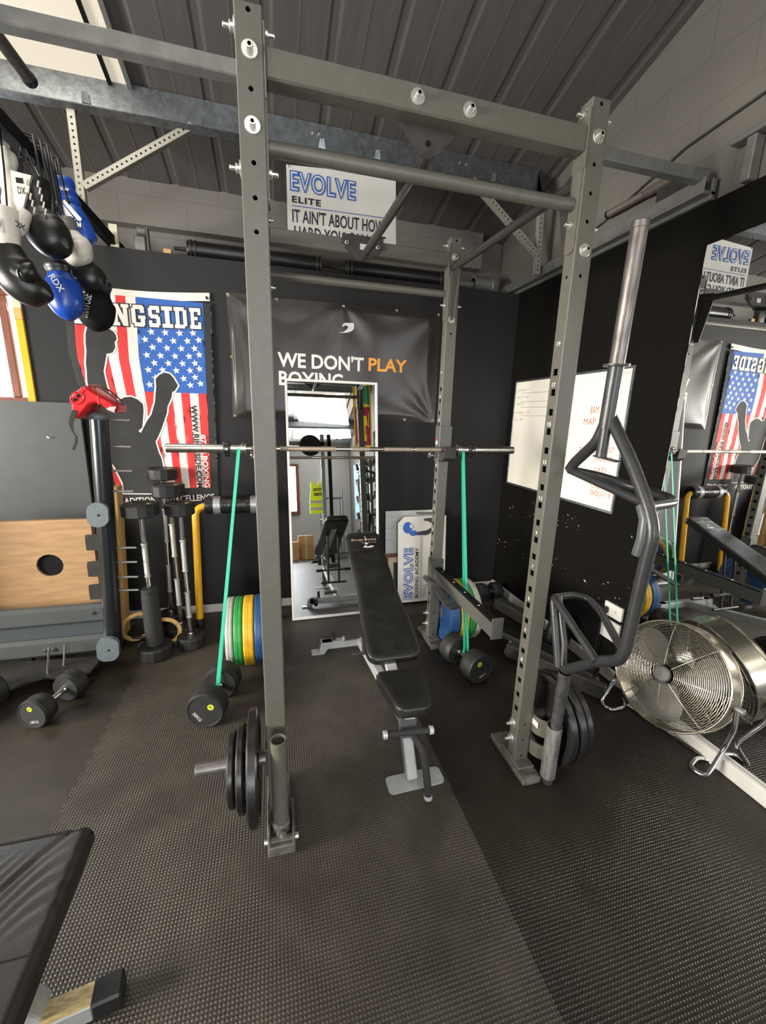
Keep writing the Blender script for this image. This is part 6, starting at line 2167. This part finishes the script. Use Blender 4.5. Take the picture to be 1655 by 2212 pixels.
vs_ = thing('hi_vis_vest', 'yellow hi-vis vest hanging by the pulldown tower, seen in the leaning mirror', 'vest', (.86, -2.75, 1.0))
b = MB()
vp = [(0, 0), (.27, 0), (.265, .36), (.24, .44), (.25, .60), (.19, .63), (.16, .56), (.11, .56), (.08, .63), (.02, .60), (.03, .44), (.005, .36)]
b.prism(vp, (.73, -2.70, 1.0), (1, 0, 0), (0, 0, 1), .05)
v0 = b.build('body', M['hivis'], vs_)
for z in (.07, .2):
    b = MB(); b.box(.728, .998, -2.755, -2.695, 1.0 + z, 1.05 + z)
    b.build('reflective_stripe', M['greyprint'], v0)
b = MB(); b.text('TITAN', (.96, -2.698, 1.43), (-1, 0, 0), (0, 0, 1), .16, .06, .001, bold=.03); b.text('max', (.96, -2.698, 1.34), (-1, 0, 0), (0, 0, 1), .16, .06, .001, bold=.02)
b.build('lettering', M['black'], v0)
for k, (x, y, w, h) in enumerate(((.42, -4.4, .3, .42), (.76, -4.6, .34, .55))):
    o = thing('cardboard_box', ('smaller' if k == 0 else 'taller') + ' cardboard box by the far wall, seen in the leaning mirror', 'box', (x, y, 0), 'cardboard boxes by the far wall')
    b = MB(); b.box(x - w / 2, x + w / 2, y - .15, y + .15, 0, h, 0, .004)
    q = b.build('carton', M['cardboard'], o)
    b = MB(); b.box(x - .03, x + .03, y - .1505, y + .1505, .002, h + .001)
    b.build('tape', M['taperemain'], q)
sh = thing('wire_shelf', 'open steel shelf unit against the far wall, seen in the leaning mirror', 'shelf', (1.35, -4.6, 0))
for z in (.35, .9, 1.4):
    b = MB(); b.box(1.15, 1.65, -4.8, -4.4, z, z + .025, 0, .003)
    b.build('shelf_board', M['greysteel'], sh)
for x in (1.16, 1.64):
    for y in (-4.79, -4.41):
        b = MB(); b.box(x - .012, x + .012, y - .012, y + .012, 0, 1.6)
        b.build('leg', M['greysteel'], sh)
dr = thing('dumbbell_rack', 'tall black dumbbell rack along the right wall, seen in the leaning mirror', 'rack', (1.95, -3.0, 0))
for y in (-2.5, -3.5):
    b = MB(); b.box(1.86, 1.92, y - .03, y + .03, 0, 2.0, 0, .004)
    b.build('upright', M['rackdark'], dr)
tiers = (.5, .85, 1.2, 1.55, 1.88)
for z in tiers:
    b = MB(); b.bar((1.80, -3.0, z), (2.05, -3.0, z + .06), 1.1, .015, (0, 0, 1))
    b.build('tier', M['rackdark'], dr)
src = None
for ti, z in enumerate(tiers):
    for k in range(3):
        y = -2.65 - .32 * k
        lb = 'round dumbbell, %s of the %s tier of the mirrored dumbbell rack' % (('near end', 'middle', 'far end')[k], ('lowest', 'second', 'third', 'fourth', 'top')[ti])
        if src is None:
            src = dumbbell((1.76, y, z + .085), (2.06, y, z + .15), .072, .085, lb, '', group='dumbbells on the tall rack')
            base_z, base_y = z, y
        else:
            place(src, (src.location.x, src.location.y + y - base_y, z - base_z), None, lb)
lf = thing('lion_flag', 'long maroon flag with yellow lion and border hung high, seen in the leaning mirror', 'flag', (1.66, -2.0, 2.3))
b = MB()
FLX0, FLX1 = 1.5, 1.83
wv = lambda x: -2.0 + .012 * math.sin(x * 40)


def cloth(x0_, x1_, z0_, z1_, mi, l):
    b.grid(lambda u, v: Vector((lerp(x0_, x1_, u), wv(lerp(x0_, x1_, u)) + l * .0015, lerp(z0_, z1_, v))), 10, 4, mi)


cloth(FLX0, FLX1, 2.14, 3.3, 0, 0)
cloth(FLX0 + .03, FLX1 - .03, 2.18, 2.88, 1, 1)
cloth(FLX0 + .03, (FLX0 + FLX1) / 2, 2.93, 3.27, 2, 1)
cloth((FLX0 + FLX1) / 2, FLX1 - .03, 2.93, 3.27, 3, 1)
fc = (FLX0 + FLX1) / 2
for p in ([(-.07, 2.36), (.05, 2.36), (.05, 2.56), (-.07, 2.56)], [(.0, 2.54), (.08, 2.54), (.07, 2.72), (.01, 2.72)], [(-.10, 2.40), (-.07, 2.38), (-.07, 2.66), (-.09, 2.64)], [(-.06, 2.26), (-.02, 2.26), (-.02, 2.37), (-.06, 2.37)], [(.02, 2.26), (.06, 2.26), (.06, 2.37), (.02, 2.37)], [(.09, 2.5), (.105, 2.5), (.115, 2.78), (.1, 2.78)]):
    b.add([(fc + q[0], wv(fc + q[0]) + .006, q[1]) for q in p], [(0, 1, 2, 3)], 0)
b.build('cloth', [mat('flag_yellow', (.8, .55, .02), .6), mat('flag_maroon', (.3, .01, .05), .6), mat('flag_orange', (.75, .2, .02), .6), mat('flag_green', (.02, .2, .08), .6)], lf)
for x in (FLX0 + .02, FLX1 - .02):
    b = MB(); b.cyl((x, -2.0, 3.3), (x, -2.0, 4.05), .003, 6)
    b.build('cord', M['rackdark'], lf)
ps = thing('blue_poster', 'pale blue poster on the right wall beyond the dumbbell rack, seen in the leaning mirror', 'poster', (2.14, -4.6, 1))
b = MB(); b.box(2.12, 2.149, -5.3, -3.9, .9, 2.3)
b.build('sheet', mat('pale_blue_print', (.35, .6, .72), .5, 0, .25, 3), ps)
lp = thing('batten_light', 'lit tube light hung under the roof behind the camera', 'light', (-.3, -2.2, 3.4))
b = MB(); b.box(-.9, .3, -2.24, -2.16, 3.42, 3.47, 0, .004)
b.build('housing', M['white'], lp)
b = MB(); b.cyl((-.88, -2.2, 3.40), (.28, -2.2, 3.40), .016, 14)
b.build('tube', M['lamp'], lp)
for x in (-.8, .2):
    b = MB(); b.cyl((x, -2.2, 3.47), (x, -2.2, 4.0), .003, 6)
    b.build('hanging_wire', M['rackdark'], lp)
